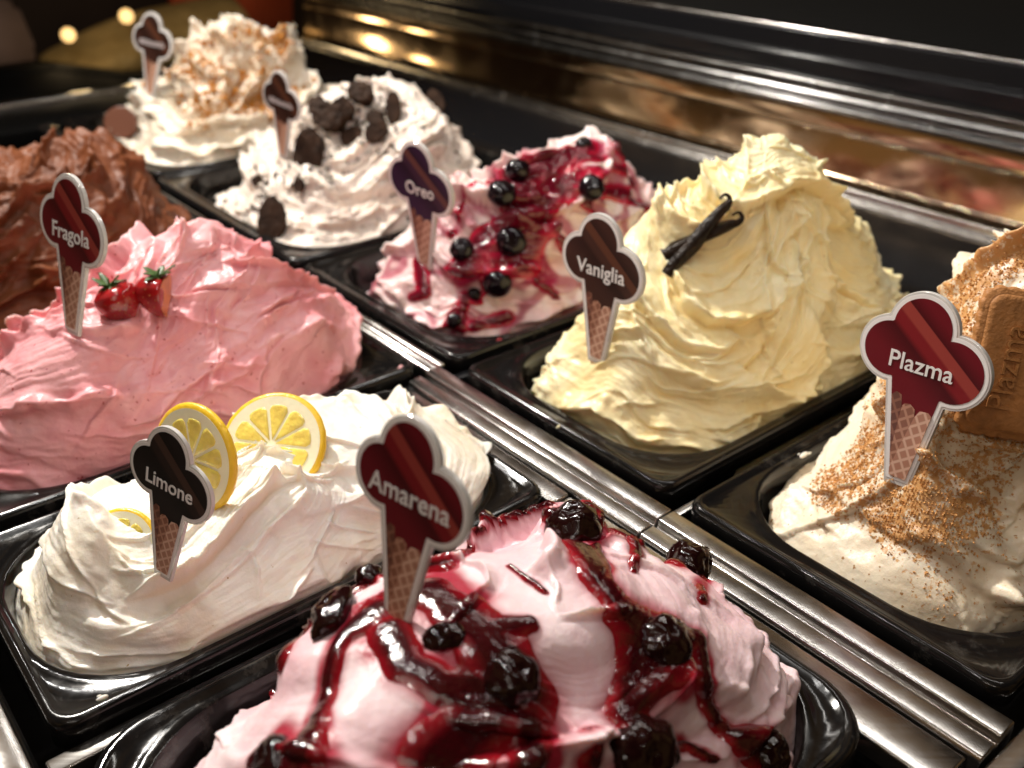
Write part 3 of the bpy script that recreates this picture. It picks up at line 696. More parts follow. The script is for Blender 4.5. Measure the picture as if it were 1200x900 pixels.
# ------------------------------------------------------------------ name tags
def tag_outline(ins=0.0, n_=150):
    circ = [(-.03, -.185, .185), (-.175, -.325, .175), (.16, -.36, .19)]
    cx, cy = -.01, -.36; out = []
    def hit(ang):
        dx, dy = math.cos(ang), math.sin(ang); best = 0
        for x, y, r in circ:
            r -= ins; ox, oy = cx-x, cy-y; b_ = ox*dx+oy*dy; c_ = ox*ox+oy*oy-r*r; D_ = b_*b_-c_
            if D_ > 0: best = max(best, -b_+math.sqrt(D_))
        # cone: quad
        tw, bw, yb = .190-ins, .070-ins*.7, -1.03+ins*2
        P_ = [(-tw, -.36), (-bw, yb), (bw, yb), (tw, -.36)]
        for (x0, y0), (x1, y1) in zip(P_, P_[1:]):
            ex, ey = x1-x0, y1-y0; den = dx*ey-dy*ex
            if abs(den) < 1e-9: continue
            t = ((x0-cx)*ey-(y0-cy)*ex)/den; u = ((x0-cx)*dy-(y0-cy)*dx)/den
            if t > 0 and 0 <= u <= 1: best = max(best, t)
        return best
    angs = list(np.linspace(-math.pi/2, 1.5*math.pi, n_, endpoint=False))
    for y in (-1.03+ins*2,):
        for x in (-.070+ins*.7, .070-ins*.7): angs.append(math.atan2(y-cy, x-cx))
    angs = sorted(((a+math.pi/2) % (2*math.pi))-math.pi/2 for a in angs)
    for a in angs:
        r = hit(a); out.append((cx+r*math.cos(a), cy+r*math.sin(a)))
    return out
def slab(name, pts, z0, z1, m, parent, bev=0):
    bm = bmesh.new(); lo = [bm.verts.new((x, y, z0)) for x, y in pts]; n_ = len(pts)
    if bev:
        cx, cy = sum(p[0] for p in pts)/n_, sum(p[1] for p in pts)/n_
        hi0 = [bm.verts.new((x, y, z1-bev)) for x, y in pts]
        hi = [bm.verts.new((x*(1-bev*1.5), (y+.4)*(1-bev*1.5)-.4, z1)) for x, y in pts]
        rings = [lo, hi0, hi]
    else:
        hi = [bm.verts.new((x, y, z1)) for x, y in pts]; rings = [lo, hi]
    for p, q in zip(rings, rings[1:]):
        for i in range(n_): bm.faces.new((p[i], p[(i+1) % n_], q[(i+1) % n_], q[i]))
    bm.faces.new(lo[::-1]); bm.faces.new(hi)
    bmesh.ops.triangulate(bm, faces=[f_ for f_ in bm.faces if len(f_.verts) > 4])
    return bmobj(name, bm, m, parent, smooth=False)
def print_mat(name, dark, mid, light, band=(.62, .02, .10)):
    """flat print: a folded ribbon of lighter colour running down to the right over the dark scoop"""
    m, n, l, b = mat(name)
    t = n.new('ShaderNodeTexCoord'); sp = n.new('ShaderNodeSeparateXYZ'); l.new(t.outputs['Object'], sp.inputs[0])
    def lin(ax, ay, c0):
        a_ = N(n, 'ShaderNodeMath', operation='MULTIPLY'); a_.inputs[1].default_value = ax; l.new(sp.outputs[0], a_.inputs[0])
        y_ = N(n, 'ShaderNodeMath', operation='MULTIPLY_ADD'); y_.inputs[1].default_value = ay; y_.inputs[2].default_value = c0; l.new(sp.outputs[1], y_.inputs[0])
        s_ = N(n, 'ShaderNodeMath', operation='ADD'); l.new(a_.outputs[0], s_.inputs[0]); l.new(y_.outputs[0], s_.inputs[1]); return s_.outputs[0]
    def ramp(v, els):
        r = n.new('ShaderNodeValToRGB'); e = r.color_ramp.elements
        while len(e) < len(els): e.new(.5)
        for k, (p_, c_) in enumerate(els): e[k].position = p_; e[k].color = (*c_, 1)
        l.new(v, r.inputs[0]); return r.outputs[0]
    d1 = lin(.80, 1.0, .5)                                        # across the ribbon, down to the right
    dk = tuple(c*.45 for c in dark)
    base = ramp(d1, [(0, dark), (.16, dk), (.20, mid), (.255, mid), (.27, light), (.335, light), (.34, dk), (.42, dark), (1, dark)])
    # (positions measured in object units over the scoop)
    l.new(base, b.inputs['Base Color']); b.inputs['Roughness'].default_value = .38; b.inputs['Specular IOR Level'].default_value = .25
    return m
PR = {}
PR['red'] = print_mat('red_print', (.14, .006, .012), (.20, .010, .014), (.30, .045, .035))
PR['brown'] = print_mat('brown_print', (.045, .017, .012), (.05, .019, .013), (.10, .035, .018))
PR['black'] = print_mat('black_print', (.012, .007, .007), (.02, .010, .008), (.055, .028, .02))
PR['purple'] = print_mat('purple_print', (.035, .014, .045), (.045, .018, .04), (.13, .05, .045))
def wafer_mat(name, col, line, ang):
    m, n, l, b = mat(name); t = n.new('ShaderNodeTexCoord')
    outs = []
    for a_ in (ang, ang+1.45):
        mp = n.new('ShaderNodeMapping'); mp.inputs['Rotation'].default_value = (0, 0, a_); l.new(t.outputs['Object'], mp.inputs[0])
        w_ = n.new('ShaderNodeTexWave'); w_.inputs['Scale'].default_value = 6.3; w_.inputs['Distortion'].default_value = .15; l.new(mp.outputs[0], w_.inputs[0]); outs.append(w_.outputs['Fac'])
    mx = N(n, 'ShaderNodeMath', operation='MAXIMUM'); l.new(outs[0], mx.inputs[0]); l.new(outs[1], mx.inputs[1])
    r = n.new('ShaderNodeValToRGB'); r.color_ramp.elements[0].position = .72; r.color_ramp.elements[1].position = .93
    r.color_ramp.elements[0].color = (*col, 1); r.color_ramp.elements[1].color = (*line, 1)
    l.new(mx.outputs[0], r.inputs[0]); l.new(r.outputs[0], b.inputs['Base Color']); b.inputs['Roughness'].default_value = .3
    return m
WF = [wafer_mat('dark_wafer', (.13, .045, .03), (.26, .11, .07), -.5), wafer_mat('mid_wafer', (.25, .10, .06), (.46, .24, .16), -.5), wafer_mat('light_wafer', (.42, .20, .13), (.66, .42, .31), -.5)]
def clip_cone(pts):
    return pts
def text_obj(txt, size, m, parent, loc, rotz=0, extrude=.0015, bold=.008, name='lettering', rot=None):
    cu = bpy.data.curves.new('t', 'FONT'); cu.body = txt; cu.size = size; cu.align_x = 'CENTER'; cu.align_y = 'CENTER'
    cu.extrude = extrude; cu.offset = bold*size/.1*.12; cu.resolution_u = 3
    to = bpy.data.objects.new('t', cu); COL.objects.link(to); bpy.context.view_layer.update()
    me = bpy.data.meshes.new_from_object(to.evaluated_get(bpy.context.evaluated_depsgraph_get()))
    bpy.data.objects.remove(to); bpy.data.curves.remove(cu)
    me.materials.clear(); me.materials.append(m)
    o = link(bpy.data.objects.new(name, me), parent); o.location = loc; o.rotation_euler = (0, 0, rotz); return o
def name_tag(key, tip, top, ypr, h, col, txt, label, tsize=.125, bars=False):
    yaw, pit, rol = [math.radians(v) for v in ypr]
    ex = Vector((math.cos(yaw), math.sin(yaw), 0)); nn = Vector((math.sin(yaw), -math.cos(yaw), 0))
    e2 = Z3*math.cos(pit)+nn*math.sin(pit); a_ = ex*math.cos(rol)+e2*math.sin(rol); b_ = -ex*math.sin(rol)+e2*math.cos(rol); c_ = a_.cross(b_)
    top = Vector(top)*S; tipw = top-b_*h*S
    p, _ = pick(key, *tip); k = (p-CAMP).length/(tipw-CAMP).length
    top = CAMP+(top-CAMP)*k; h = h*k*S
    root = empty('name_tag', top-b_*h); root.rotation_euler = Matrix((a_, b_, c_)).transposed().to_euler(); root.scale = (h, h, h)
    class Off: pass
    def up(o): o.location = o.location+Vector((0, 1, 0)); return o
    up(slab('acrylic_plate', tag_outline(0), -.022, .004, M['acrylic'], root, bev=.004))
    up(slab('white_border', tag_outline(.013), .0042, .0060, M['white_print'], root))
    # scoop print = outline inset, stops where the cone starts
    pr = tag_outline(.034)
    up(slab('scoop_print', pr, .0062, .0078, PR[col], root))
    e = lambda y, s_: s_*((.190-.036)+((.070-.026)-(.190-.036))*((-.36-y)/(.62)))          # cone edge at height y
    A_ = [(e(-.56, -1), -.56), (-.095, -.535), (-.065, -.545), (-.055, -.60), (e(-.86, -1)+.0, -.86)]
    B_ = [(e(-.865, -1), -.862), (-.052, -.602), (-.04, -.585), (-.01, -.58), (.018, -.60), (.022, -.64), (e(-.93, -1)+.005, -.935), (e(-.93, -1), -.93)]
    C_ = [(.024, -.638), (.045, -.60), (.09, -.595), (e(-.61, 1), -.61), (e(-.97, 1), -.985), (e(-.97, -1), -.985), (e(-.94, -1), -.945)]
    for q, (pts, m_) in enumerate(zip((A_, B_, C_), WF)):
        up(slab('cone_print', [(x, y) for x, y in pts], .0080, .0090+.0012*q, m_, root))
    if bars:
        rs = random.Random(5); x = -.22
        while x < .2:
            w = rs.uniform(.02, .035); hh = rs.uniform(.045, .07)
            up(slab('lettering', [(x, -.40), (x+w, -.40), (x+w, -.40+hh), (x, -.40+hh)], .0079, .0095, M['letter_dim'], root)); x += w+.012
    else:
        up(text_obj(txt, tsize, M['letter'], root, (.0, -.375, .0105)))
    return tag(root, label, 'name tag', 'cone shaped name tags')
name_tag('vanilla', (698, 421), (.168, 1.705, .404), (-46.4, -2.4, 1.1), .288, 'brown', 'Vaniglia', 'cone shaped name tag in dark brown reading Vaniglia', .135)
name_tag('biscuit', (1050, 560), (.619, 1.318, .419), (-50.1, -7.8, 4.3), .30, 'red', 'Plazma', 'cone shaped name tag in dark red reading Plazma')
name_tag('lemon', (190, 665), (-.485, 1.205, .256), (-30.6, -12, -6.1), .245, 'black', 'Limone', 'cone shaped name tag in black reading Limone', .135)
name_tag('straw', (86, 380), (-.745, 1.627, .502), (-36.3, -12.5, -1.0), .275, 'red', 'Fragola', 'cone shaped name tag in dark red reading Fragola', .14)
name_tag('cherry', (465, 718), (-.100, .903, .457), (-39.3, -12.6, .5), .25, 'red', 'Amarena', 'cone shaped name tag in dark red reading Amarena', .135)
name_tag('berry', (497, 308), (-.204, 2.113, .425), (-41.5, 2.3, -1.5), .29, 'purple', 'Oreo', 'cone shaped name tag in dark purple reading Oreo', .14)
name_tag('cookie', (331, 181), (-.773, 3.38, .32), (-40.6, -1.9, -5.2), .29, 'brown', '', 'blurred brown name tag with a grey band of lettering, on the cookie mound', bars=True)
name_tag('crumb', (175, 110), (-1.16, 3.37, .506), (-29.2, -12.8, -3.8), .26, 'brown', '', 'blurred brown and pink name tag, farthest back on the crumb mound', bars=True)

# ------------------------------------------------------------------ vanilla pods
def tube(name, pts, radii, m, parent=None, seg=12, wrinkle=.0):
    P_ = [Vector(p) for p in pts]; fine = []; rad = []
    for i in range(len(P_)-1):
        p0, p1, p2, p3 = P_[max(i-1, 0)], P_[i], P_[i+1], P_[min(i+2, len(P_)-1)]
        for k in range(8):
            t = k/8; fine.append(.5*((2*p1)+(-p0+p2)*t+(2*p0-5*p1+4*p2-p3)*t*t+(-p0+3*p1-3*p2+p3)*t**3)); rad.append(radii[i]+(radii[i+1]-radii[i])*t)
    fine.append(P_[-1]); rad.append(radii[-1])
    bm = bmesh.new(); rings = []; nrm = None
    for i, p in enumerate(fine):
        t = (fine[min(i+1, len(fine)-1)]-fine[max(i-1, 0)]).normalized()
        nrm = (nrm-t*nrm.dot(t)).normalized() if nrm else t.orthogonal().normalized()
        bn = t.cross(nrm)
        rings.append([bm.verts.new(p+(nrm*math.cos(a)+bn*math.sin(a))*rad[i]*(1+wrinkle*math.sin(a*5+1.3)+wrinkle*.6*math.sin(a*3+i*.3))) for a in [2*math.pi*k/seg for k in range(seg)]])
    for p, q in zip(rings, rings[1:]):
        for k in range(seg): bm.faces.new((p[k], p[(k+1) % seg], q[(k+1) % seg], q[k]))
    bm.faces.new(rings[0][::-1]); bm.faces.new(rings[-1])
    return bmobj(name, bm, m, parent)
def along(key, pts, lifts):
    out = []
    for (px, py), lf in zip(pts, lifts):
        r = Vector(ray(px, py)); p, nn = pick(key, px, py)
        out.append(p+(CAMP-p).normalized()*lf*S)
    return out
pts = [(781, 322), (793, 306), (812, 286), (830, 264), (844, 247), (853, 239), (855, 232), (850, 228), (843, 233)]
ends = along('vanilla', [pts[0], pts[4]], [.01, .05])
def line_on(pts, e0, e1, i1):
    """points under the photo pixels on a straight line in depth between two places on the mound"""
    d0 = proj(np.array(e0))[2]; d1 = proj(np.array(e1))[2]; out = []
    for i, (px, py) in enumerate(pts):
        dd = 1/((1/d0)+((1/d1)-(1/d0))*min(1, i/i1)); out.append(CAMP+Vector(ray(px, py))*dd*S)
    return out
k_ = S*1.48/FPX
o = tube('vanilla_pod', line_on(pts, ends[0], ends[1], 4), [v*k_*1.9 for v in (4.2, 5.4, 5.6, 5.2, 4.2, 3.0, 1.9, 1.2, .9)], M['bean'], wrinkle=.16)
tag(o, 'dark vanilla pod lying on top of the crossed pair', 'vanilla pod', 'vanilla pods')
pts2 = [(778, 300), (796, 290), (815, 281), (838, 271), (856, 263), (865, 261), (870, 255), (866, 249), (858, 252)]
e2_ = along('vanilla', [pts2[0], pts2[4]], [.0, .02])
o = tube('vanilla_pod', line_on(pts2, e2_[0]+(e2_[0]-CAMP).normalized()*.004, e2_[1], 4), [v*k_*1.8 for v in (6.2, 6.0, 5.6, 5.0, 4.0, 3.0, 1.9, 1.2, .9)], M['bean'], wrinkle=.16)
tag(o, 'dark vanilla pod lying beneath the other pod', 'vanilla pod', 'vanilla pods')

# ------------------------------------------------------------------ strawberries
def strawberry(px, py, rpx, lean, label, cut=False):
    p, nn = pick('straw', px, py+6); dep = proj(np.array(p))[2]; r = rpx/FPX*dep*S
    root = empty('strawberry', p)
    # local z points from the tip to the leaves
    zax = (CUP*math.cos(lean)+CRIGHT*math.sin(lean)+CBACK*.45).normalized(); xax = CRIGHT-zax*CRIGHT.dot(zax); xax.normalize(); yax = zax.cross(xax)
    root.rotation_euler = Matrix((xax, yax, zax)).transposed().to_euler()
    root.location = p+(CAMP-p).normalized()*r*.85+CUP*r*.4
    prof = [(-1.25, .03), (-1.15, .25), (-.95, .48), (-.6, .76), (-.2, .95), (.15, 1.0), (.42, .93), (.6, .72), (.68, .4), (.66, .05)]
    bm = bmesh.new(); rings = []; seg = 28
    fine = []
    for i in range(len(prof)-1):
        for k in range(3): t = k/3; fine.append((prof[i][0]*(1-t)+prof[i+1][0]*t, prof[i][1]*(1-t)+prof[i+1][1]*t))
    fine.append(prof[-1])
    for z_, q in fine:
        ring = []
        for k in range(seg):
            a = 2*math.pi*k/seg; w = q*(1+.05*math.sin(a*3+1+px)+.03*math.sin(a*5))
            x, y = w*math.cos(a), w*math.sin(a)
            if cut and x > .25+.1*z_: x = .25+.1*z_+(x-.25-.1*z_)*.12
            ring.append(bm.verts.new((x*r, y*r, z_*r)))
        rings.append(ring)
    for a_, b_ in zip(rings, rings[1:]):
        for k in range(seg): bm.faces.new((a_[k], a_[(k+1) % seg], b_[(k+1) % seg], b_[k]))
    bm.faces.new(rings[0][::-1]); bm.faces.new(rings[-1])
    bmobj('body', bm, M['straw'], root)
    if cut:
        bm = bmesh.new(); pts = []
        for z_, q in fine: pts.append((z_, q*.84))
        L_ = [bm.verts.new(((.275+.1*z_+.02)*r, -math.sqrt(max(q*q-.06, .0))*r, z_*r)) for z_, q in pts]; R__ = [bm.verts.new(((.275+.1*z_+.02)*r, math.sqrt(max(q*q-.06, .0))*r, z_*r)) for z_, q in pts]
        C_ = [bm.verts.new(((.275+.1*z_+.09)*r, 0, z_*r)) for z_, q in pts]
        for i in range(len(pts)-1):
            bm.faces.new((L_[i], C_[i], C_[i+1], L_[i+1])); bm.faces.new((C_[i], R__[i], R__[i+1], C_[i+1]))
        bmesh.ops.recalc_face_normals(bm, faces=bm.faces)
        bmobj('cut_face', bm, M['straw_flesh'], root)
    # seeds in one mesh
    bm = bmesh.new(); g = 2.39996
    for k in range(90):
        z_ = -1.1+1.6*(k+.5)/90; q = np.interp(z_, [c[0] for c in prof[:-2]], [c[1] for c in prof[:-2]]); a = k*g
        x, y = q*math.cos(a), q*math.sin(a)
        if cut and x > .2+.1*z_: continue
        mt = Matrix.Translation((x*r*1.0, y*r*1.0, z_*r)) @ Vector((x, y, .2)).to_track_quat('Z', 'Y').to_matrix().to_4x4() @ Matrix.Diagonal((.022*r, .034*r, .012*r, 1))
        bmesh.ops.create_icosphere(bm, subdivisions=1, radius=1, matrix=mt)
    o = bmobj('seeds', bm, M['seed'], root); o['kind'] = 'stuff'
    rr = random.Random(px)
    for k in range(9):                                   # leaves of the cap
        bm = bmesh.new(); a = 2*math.pi*k/9+rr.uniform(-.2, .2); Ln = rr.uniform(.6, .95); rise = rr.uniform(.05, .75)
        rowsL, rowsR, rowsC = [], [], []
        for j in range(6):
            t = j/5; w = .17*math.sin(math.pi*min(.98, t*.85+.12))*(1-t*.2); d_ = .08+Ln*t*.8; z_ = .66+rise*t-.35*t*t*(1-rise)
            ca_, sa_ = math.cos(a), math.sin(a)
            rowsL.append(bm.verts.new(((d_*ca_-w*sa_)*r, (d_*sa_+w*ca_)*r, (z_+.05)*r))); rowsR.append(bm.verts.new(((d_*ca_+w*sa_)*r, (d_*sa_-w*ca_)*r, (z_+.05)*r))); rowsC.append(bm.verts.new((d_*ca_*r, d_*sa_*r, z_*r)))
        for j in range(5):
            bm.faces.new((rowsL[j], rowsC[j], rowsC[j+1], rowsL[j+1])); bm.faces.new((rowsC[j], rowsR[j], rowsR[j+1], rowsC[j+1]))
        lo = bmobj('leaf', bm, M['leaf'], root); sm = lo.modifiers.new('t', 'SOLIDIFY'); sm.thickness = .03*r
    tube('stalk', [(0, 0, .6*r), (.04*r, 0, .85*r), (.12*r, .02*r, 1.05*r)], [.07*r, .05*r, .05*r], M['leaf'], root, 8)
    return tag(root, label, 'strawberry', 'strawberries on the pink gelato')
strawberry(138, 351, 25, -.35, 'whole red strawberry on the left, next to the tag')
strawberry(191, 344, 26, .05, 'strawberry cut open on its right side showing orange flesh', cut=True)

# ------------------------------------------------------------------ lemon slices
def lemon_slice(center, r, fwd, up, label, thick=.16):
    fwd = fwd.normalized(); right = up.cross(fwd).normalized(); up = fwd.cross(right)
    root = empty('lemon_slice', center); root.rotation_euler = Matrix((right, up, fwd)).transposed().to_euler()
    seg = 64; sec = [(.80, -thick/2), (.93, -thick/2), (.985, -thick*.3), (1.0, 0), (.985, thick*.3), (.93, thick/2), (.80, thick/2)]
    bm = bmesh.new(); rings = [[bm.verts.new((q*r*math.cos(2*math.pi*k/seg)*(1+.006*math.sin(k*2.1)), q*r*math.sin(2*math.pi*k/seg), z_*r)) for q, z_ in sec] for k in range(seg)]
    for k in range(seg):
        p, q = rings[k], rings[(k+1) % seg]
        for j in range(len(sec)-1): bm.faces.new((p[j], q[j], q[j+1], p[j+1]))
    bmobj('rind', bm, M['rind'], root)
    bm = bmesh.new(); t2 = thick/2-.006
    pr = [(0, -t2), (.90, -t2-.004), (.905, t2+.010), (0, t2)]
    rings = [[bm.verts.new((q*r*math.cos(2*math.pi*k/seg), q*r*math.sin(2*math.pi*k/seg), z_*r)) for q, z_ in ((.905, -t2-.010), (.905, t2+.010))] for k in range(seg)]
    for k in range(seg):
        p, q = rings[k], rings[(k+1) % seg]; bm.faces.new((p[0], q[0], q[1], p[1]))
    bm.faces.new([x[1] for x in rings]); bm.faces.new([x[0] for x in rings][::-1])
    bmobj('pith', bm, M['pith'], root, smooth=False)
    n_ = 10
    for k in range(n_):
        a0 = 2*math.pi*k/n_; mid = a0+math.pi/n_; bm = bmesh.new(); out = []
        wedge = [(0.07, 0)]
        for j in range(9):
            t = -1+2*j/8; rad = .74-.05*abs(t)**4; out.append((mid+t*(math.pi/n_)*.88, rad-(.04 if abs(t) > .95 else 0)))
        base = [(.07*math.cos(mid), .07*math.sin(mid))]+[(q*math.cos(a_), q*math.sin(a_)) for a_, q in out]
        cx, cy = sum(p[0] for p in base)/len(base), sum(p[1] for p in base)/len(base)
        def ring(s_, z_): return [bm.verts.new(((cx+(x-cx)*s_)*r, (cy+(y-cy)*s_)*r, z_*r)) for x, y in base]
        zt = thick/2
        rg = [ring(1, zt-.01), ring(.98, zt+.012), ring(.88, zt+.022), ring(.5, zt+.018)]
        for p, q in zip(rg, rg[1:]):
            for j in range(len(p)): bm.faces.new((p[j], p[(j+1) % len(p)], q[(j+1) % len(p)], q[j]))
        bm.faces.new(rg[-1])
        bmobj('segment', bm, M['pulp'], root)
    return tag(root, label, 'lemon slice', 'lemon slices in the lemon gelato')
def at_depth(px, py, dep): return CAMP+Vector(ray(px, py))*dep*S
p, _ = pick('lemon', 262, 600); dp = proj(np.array(p))[2]
nA = (-B3*.8+CBACK*.35+Z3*.15-A3*.1)
lemon_slice(at_depth(229, 537, dp*1.02), 68/FPX*dp*S, nA, Z3, 'upright lemon slice directly behind the black tag')
p, _ = pick('lemon', 330, 528); dp = proj(np.array(p))[2]
lemon_slice(at_depth(320, 522, dp*1.016), 66/FPX*dp*S, CBACK*.7-B3*.2+Z3*.45, Z3, 'lemon slice half sunk in the cream, right of the other one')
p, nn = pick('lemon', 145, 608); dp = proj(np.array(p))[2]
lemon_slice(at_depth(140, 645, dp*.998), 50/FPX*dp*S, Z3*.35-B3*.2+CBACK*.75, Z3, 'lemon slice almost buried in the cream, left of the black tag')

# ------------------------------------------------------------------ biscuit on the right mound
p, nn = pick('biscuit', 1175, 500); dp = proj(np.array(p))[2]
root = empty('biscuit', (0, 0, 0)); u = dp/FPX*S
fw = (CBACK*.8-B3*.35-A3*.15).normalized(); upv = (Z3+A3*.05+CRIGHT*.12).normalized(); rt = upv.cross(fw).normalized(); upv = fw.cross(rt)
root.rotation_euler = Matrix((rt, upv, fw)).transposed().to_euler(); root.location = at_depth(1192, 428, dp*.975)
def biscuit_ring(hw, hh, rad, amp=0, n_=160):
    pts = []; base = rrect(hw, hh, rad, 39)
    per = 0
    for i, (x, y) in enumerate(base):
        j = base[(i+1) % len(base)]; 
    res = []
    L_ = [0]
    for i in range(len(base)): q = base[(i+1) % len(base)]; L_.append(L_[-1]+math.hypot(q[0]-base[i][0], q[1]-base[i][1]))
    T_ = L_[-1]
    for k in range(n_):
        s_ = T_*k/n_; i = max(j for j in range(len(L_)) if L_[j] <= s_+1e-9); i = min(i, len(base)-1)
        t = (s_-L_[i])/max(L_[i+1]-L_[i], 1e-9); q = base[(i+1) % len(base)]; x = base[i][0]+(q[0]-base[i][0])*t; y = base[i][1]+(q[1]-base[i][1])*t
        w = 1+amp*(abs(math.sin(math.pi*k/n_*34))-.5); res.append((x*w, y*(1+(w-1)*.6)))
    return res
bm = bmesh.new(); rings = []
for hw, hh, rad, z_, amp in ((50, 82, 18, -11, .02), (53, 86, 20, -7, .05), (53, 86, 20, 0, .05), (50, 83, 19, 4, .03), (46, 79, 17, 3, 0), (44.5, 77.5, 16, 5.5, 0), (42, 75, 15, 7.5, 0), (38, 71, 12, 8, 0)):
    rings.append([bm.verts.new((x*u, y*u, z_*u)) for x, y in biscuit_ring(hw, hh, rad, amp)])
for a_, b_ in zip(rings, rings[1:]):
    for k in range(len(a_)): bm.faces.new((a_[k], a_[(k+1) % len(a_)], b_[(k+1) % len(a_)], b_[k]))
bm.faces.new(rings[0][::-1]); bm.faces.new(rings[-1])
bmobj('wafer_body', bm, M['biscuit'], root)
o = text_obj('Plazma', 36*u, M['biscuit'], root, (-13*u, -4*u, 9.6*u), rotz=math.pi/2, extrude=2.6*u, bold=0.0, name='embossed_lettering')
bv = o.modifiers.new('b', 'BEVEL'); bv.width = 1.0*u; bv.segments = 2
tag(root, 'golden brown oblong biscuit with raised lettering, standing behind the Plazma tag', 'biscuit')

# ------------------------------------------------------------------ drips on the rims
def drip(px, py, wpx, hpx, m, label, n_=3):
    d_ = ray(px, py); t = (-.003-1)/d_[2]; base = Vector((d_[0]*t*S, d_[1]*t*S, -.003*S)); k = t/FPX*S; rr = random.Random(px)
    bm = bmesh.new()
    for q in range(n_):
        o_ = Vector((rr.uniform(-.6, .6)*wpx*k, rr.uniform(-.6, .6)*hpx*k, 0)) if q else Vector((0, 0, 0)); f_ = 1 if not q else rr.uniform(.25, .5)
        bmesh.ops.create_icosphere(bm, subdivisions=3, radius=1, matrix=Matrix.Translation(o_) @ Matrix.Rotation(rr.uniform(.4, .8), 4, 'Z') @ Matrix.Diagonal((wpx*k*f_*.5, hpx*k*f_*.5, .0012*f_, 1)))
    o = bmobj('drip', bm, m); o.location = base; return tag(o, label, 'drip')
drip(942, 533, 16, 6, M['lemon'], 'small white smear on the black rim left of the biscuit gelato')
drip(470, 430, 6, 5, M['strawberry'], 'pink speck on the rim right of the pink gelato', 4)
drip(120, 818, 14, 6, M['lemon'], 'thin white smear on the front rim of the lemon pan', 4)
drip(655, 500, 6, 4, M['vanilla'], 'pale yellow speck on the left rim of the vanilla pan', 3)
drip(585, 398, 7, 4, M['syrup'], 'dark red syrup spot on the rim before the streaked gelato', 3)

# ------------------------------------------------------------------ blurred shop beyond the far end
M['brass'] = simple('warm_brass', (.50, .36, .14), .5, metal=.2, bump=(14, .8, .03), var=.5)
M['redpanel'] = simple('red_brown_panel', (.55, .09, .03), .5, bump=(10, .3), var=.3)
M['cloth'] = simple('dusky_cloth', (.12, .085, .08), .8, var=.3, bump=(12, .4))
M['wall'] = simple('dark_brown_wall', (.035, .022, .016), .7, var=.4, bump=(5, .2))
M['brass'].node_tree.nodes['Principled BSDF'].inputs['Roughness'].default_value = .6
m, n, l, b = mat('bulb_glow'); b.inputs['Emission Color'].default_value = (1, .60, .22, 1); b.inputs['Emission Strength'].default_value = 1.8; b.inputs['Base Color'].default_value = (1, .8, .5, 1); M['bulb'] = m
AF = 7.6
structure(extrude('backdrop_wall', [(-6, -4), (-6, 5), (9, 5), (9, -4)], 9.6, 9.8, M['wall']))
def px_quad(name, pts, a, m, thick=.15, label=None, cat=None, nsub=1):
    bm = bmesh.new(); fr = [bm.verts.new(on_a(x, y, a)) for x, y in pts]; bk = [bm.verts.new(v.co+A3*thick*S) for v in fr]; n_ = len(fr)
    bm.faces.new(fr); bm.faces.new(bk[::-1])
    for i in range(n_): bm.faces.new((fr[i], bk[i], bk[(i+1) % n_], fr[(i+1) % n_]))
    bmesh.ops.recalc_face_normals(bm, faces=bm.faces)
    bmesh.ops.bevel(bm, geom=bm.edges[:], offset=.012, segments=3, affect='EDGES')
    return tag(bmobj(name, bm, m), label, cat)
px_quad('red_panel', [(206, -30), (345, -30), (345, 70), (300, 66), (206, 55)], 8.4, M['redpanel'], .2, 'blurred red brown panel above the crumb gelato', 'panel')
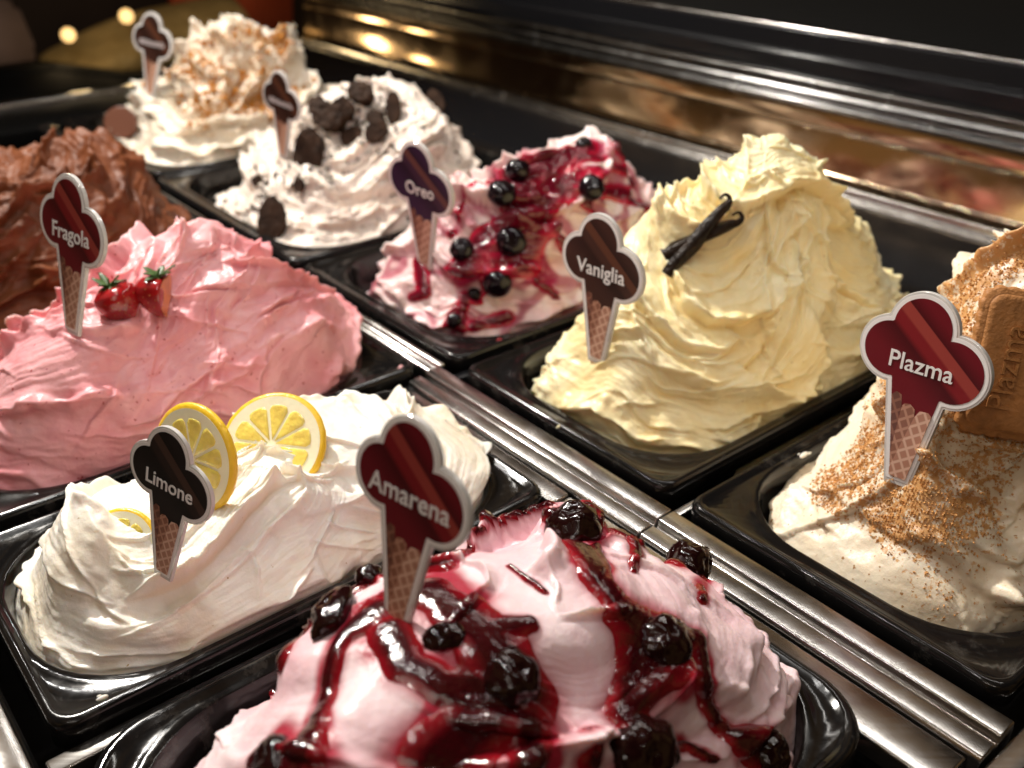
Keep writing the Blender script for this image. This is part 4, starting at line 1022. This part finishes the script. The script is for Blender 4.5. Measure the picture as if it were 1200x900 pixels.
# arched brass hood with two bulbs
bm = bmesh.new(); rows = []
path = [(40, 70), (75, 52), (115, 30), (165, 12), (220, 4), (270, -8)]
low_ = [(55, 92), (95, 98), (135, 104), (180, 106), (230, 92), (285, 70)]
for (x0, y0), (x1, y1) in zip(path, low_):
    rows.append([bm.verts.new(on_a(x0+(x1-x0)*t, y0+(y1-y0)*t, AF)-A3*S*.35*math.sin(math.pi*t)) for t in [k/8 for k in range(9)]])
for p, q in zip(rows, rows[1:]):
    for k in range(8): bm.faces.new((p[k], p[k+1], q[k+1], q[k]))
bmesh.ops.recalc_face_normals(bm, faces=bm.faces)
o = bmobj('brass_hood', bm, M['brass']); sm = o.modifiers.new('s', 'SOLIDIFY'); sm.thickness = .01; sb = o.modifiers.new('u', 'SUBSURF'); sb.levels = 1; sb.render_levels = 2
tag(o, 'blurred curved brass hood glowing behind the far left gelato', 'hood')
for (px, py, r, lb) in ((80, 41, 8, 'left one of two glowing warm bulbs at the brass hood'), (148, 19, 8, 'right one of two glowing warm bulbs at the brass hood')):
    c_ = on_a(px, py, AF-.6); dep = proj(np.array(c_))[2]
    bm = bmesh.new(); bmesh.ops.create_uvsphere(bm, u_segments=20, v_segments=14, radius=r/FPX*dep*S)
    g = bmobj('bulb', bm, M['bulb']); g.location = c_; tag(g, lb, 'bulb', 'warm bulbs behind the counter')
    lamp('POINT', c_+(CAMP-c_).normalized()*.25, .4, (1, .72, .38), shadow_soft_size=.02)
def bottle(px, py, hpx, wpx, a, m, label, cat='bottle', name='dark_bottle'):
    c_ = on_a(px, py, a); dep = proj(np.array(c_))[2]; k = dep/FPX*S
    bm = bmesh.new(); rings = []; seg = 20
    for z_, q in ((0, .96), (.02, 1), (.55, 1), (.68, .75), (.76, .36), (.97, .34), (1, .36)):
        rings.append([bm.verts.new((q*wpx*k*math.cos(2*math.pi*i/seg), q*wpx*k*math.sin(2*math.pi*i/seg), z_*hpx*k)) for i in range(seg)])
    for p, q in zip(rings, rings[1:]):
        for i in range(seg): bm.faces.new((p[i], p[(i+1) % seg], q[(i+1) % seg], q[i]))
    bm.faces.new(rings[0][::-1]); bm.faces.new(rings[-1])
    o = bmobj(name, bm, m); o.location = c_; return tag(o, label, cat)
px_quad('dusky_cloth', [(-40, -20), (22, 5), (46, 60), (30, 105), (-40, 110)], 7.2, M['cloth'], .1, 'blurred dusky pink shape at the upper left corner', 'cloth')
px_quad('dark_ledge', [(-60, 95), (60, 78), (170, 92), (220, 80), (340, 62), (340, 200), (-60, 200)], 6.2, M['black_matte'], .3, 'blurred dark ledge beyond the far end of the counter', 'ledge')
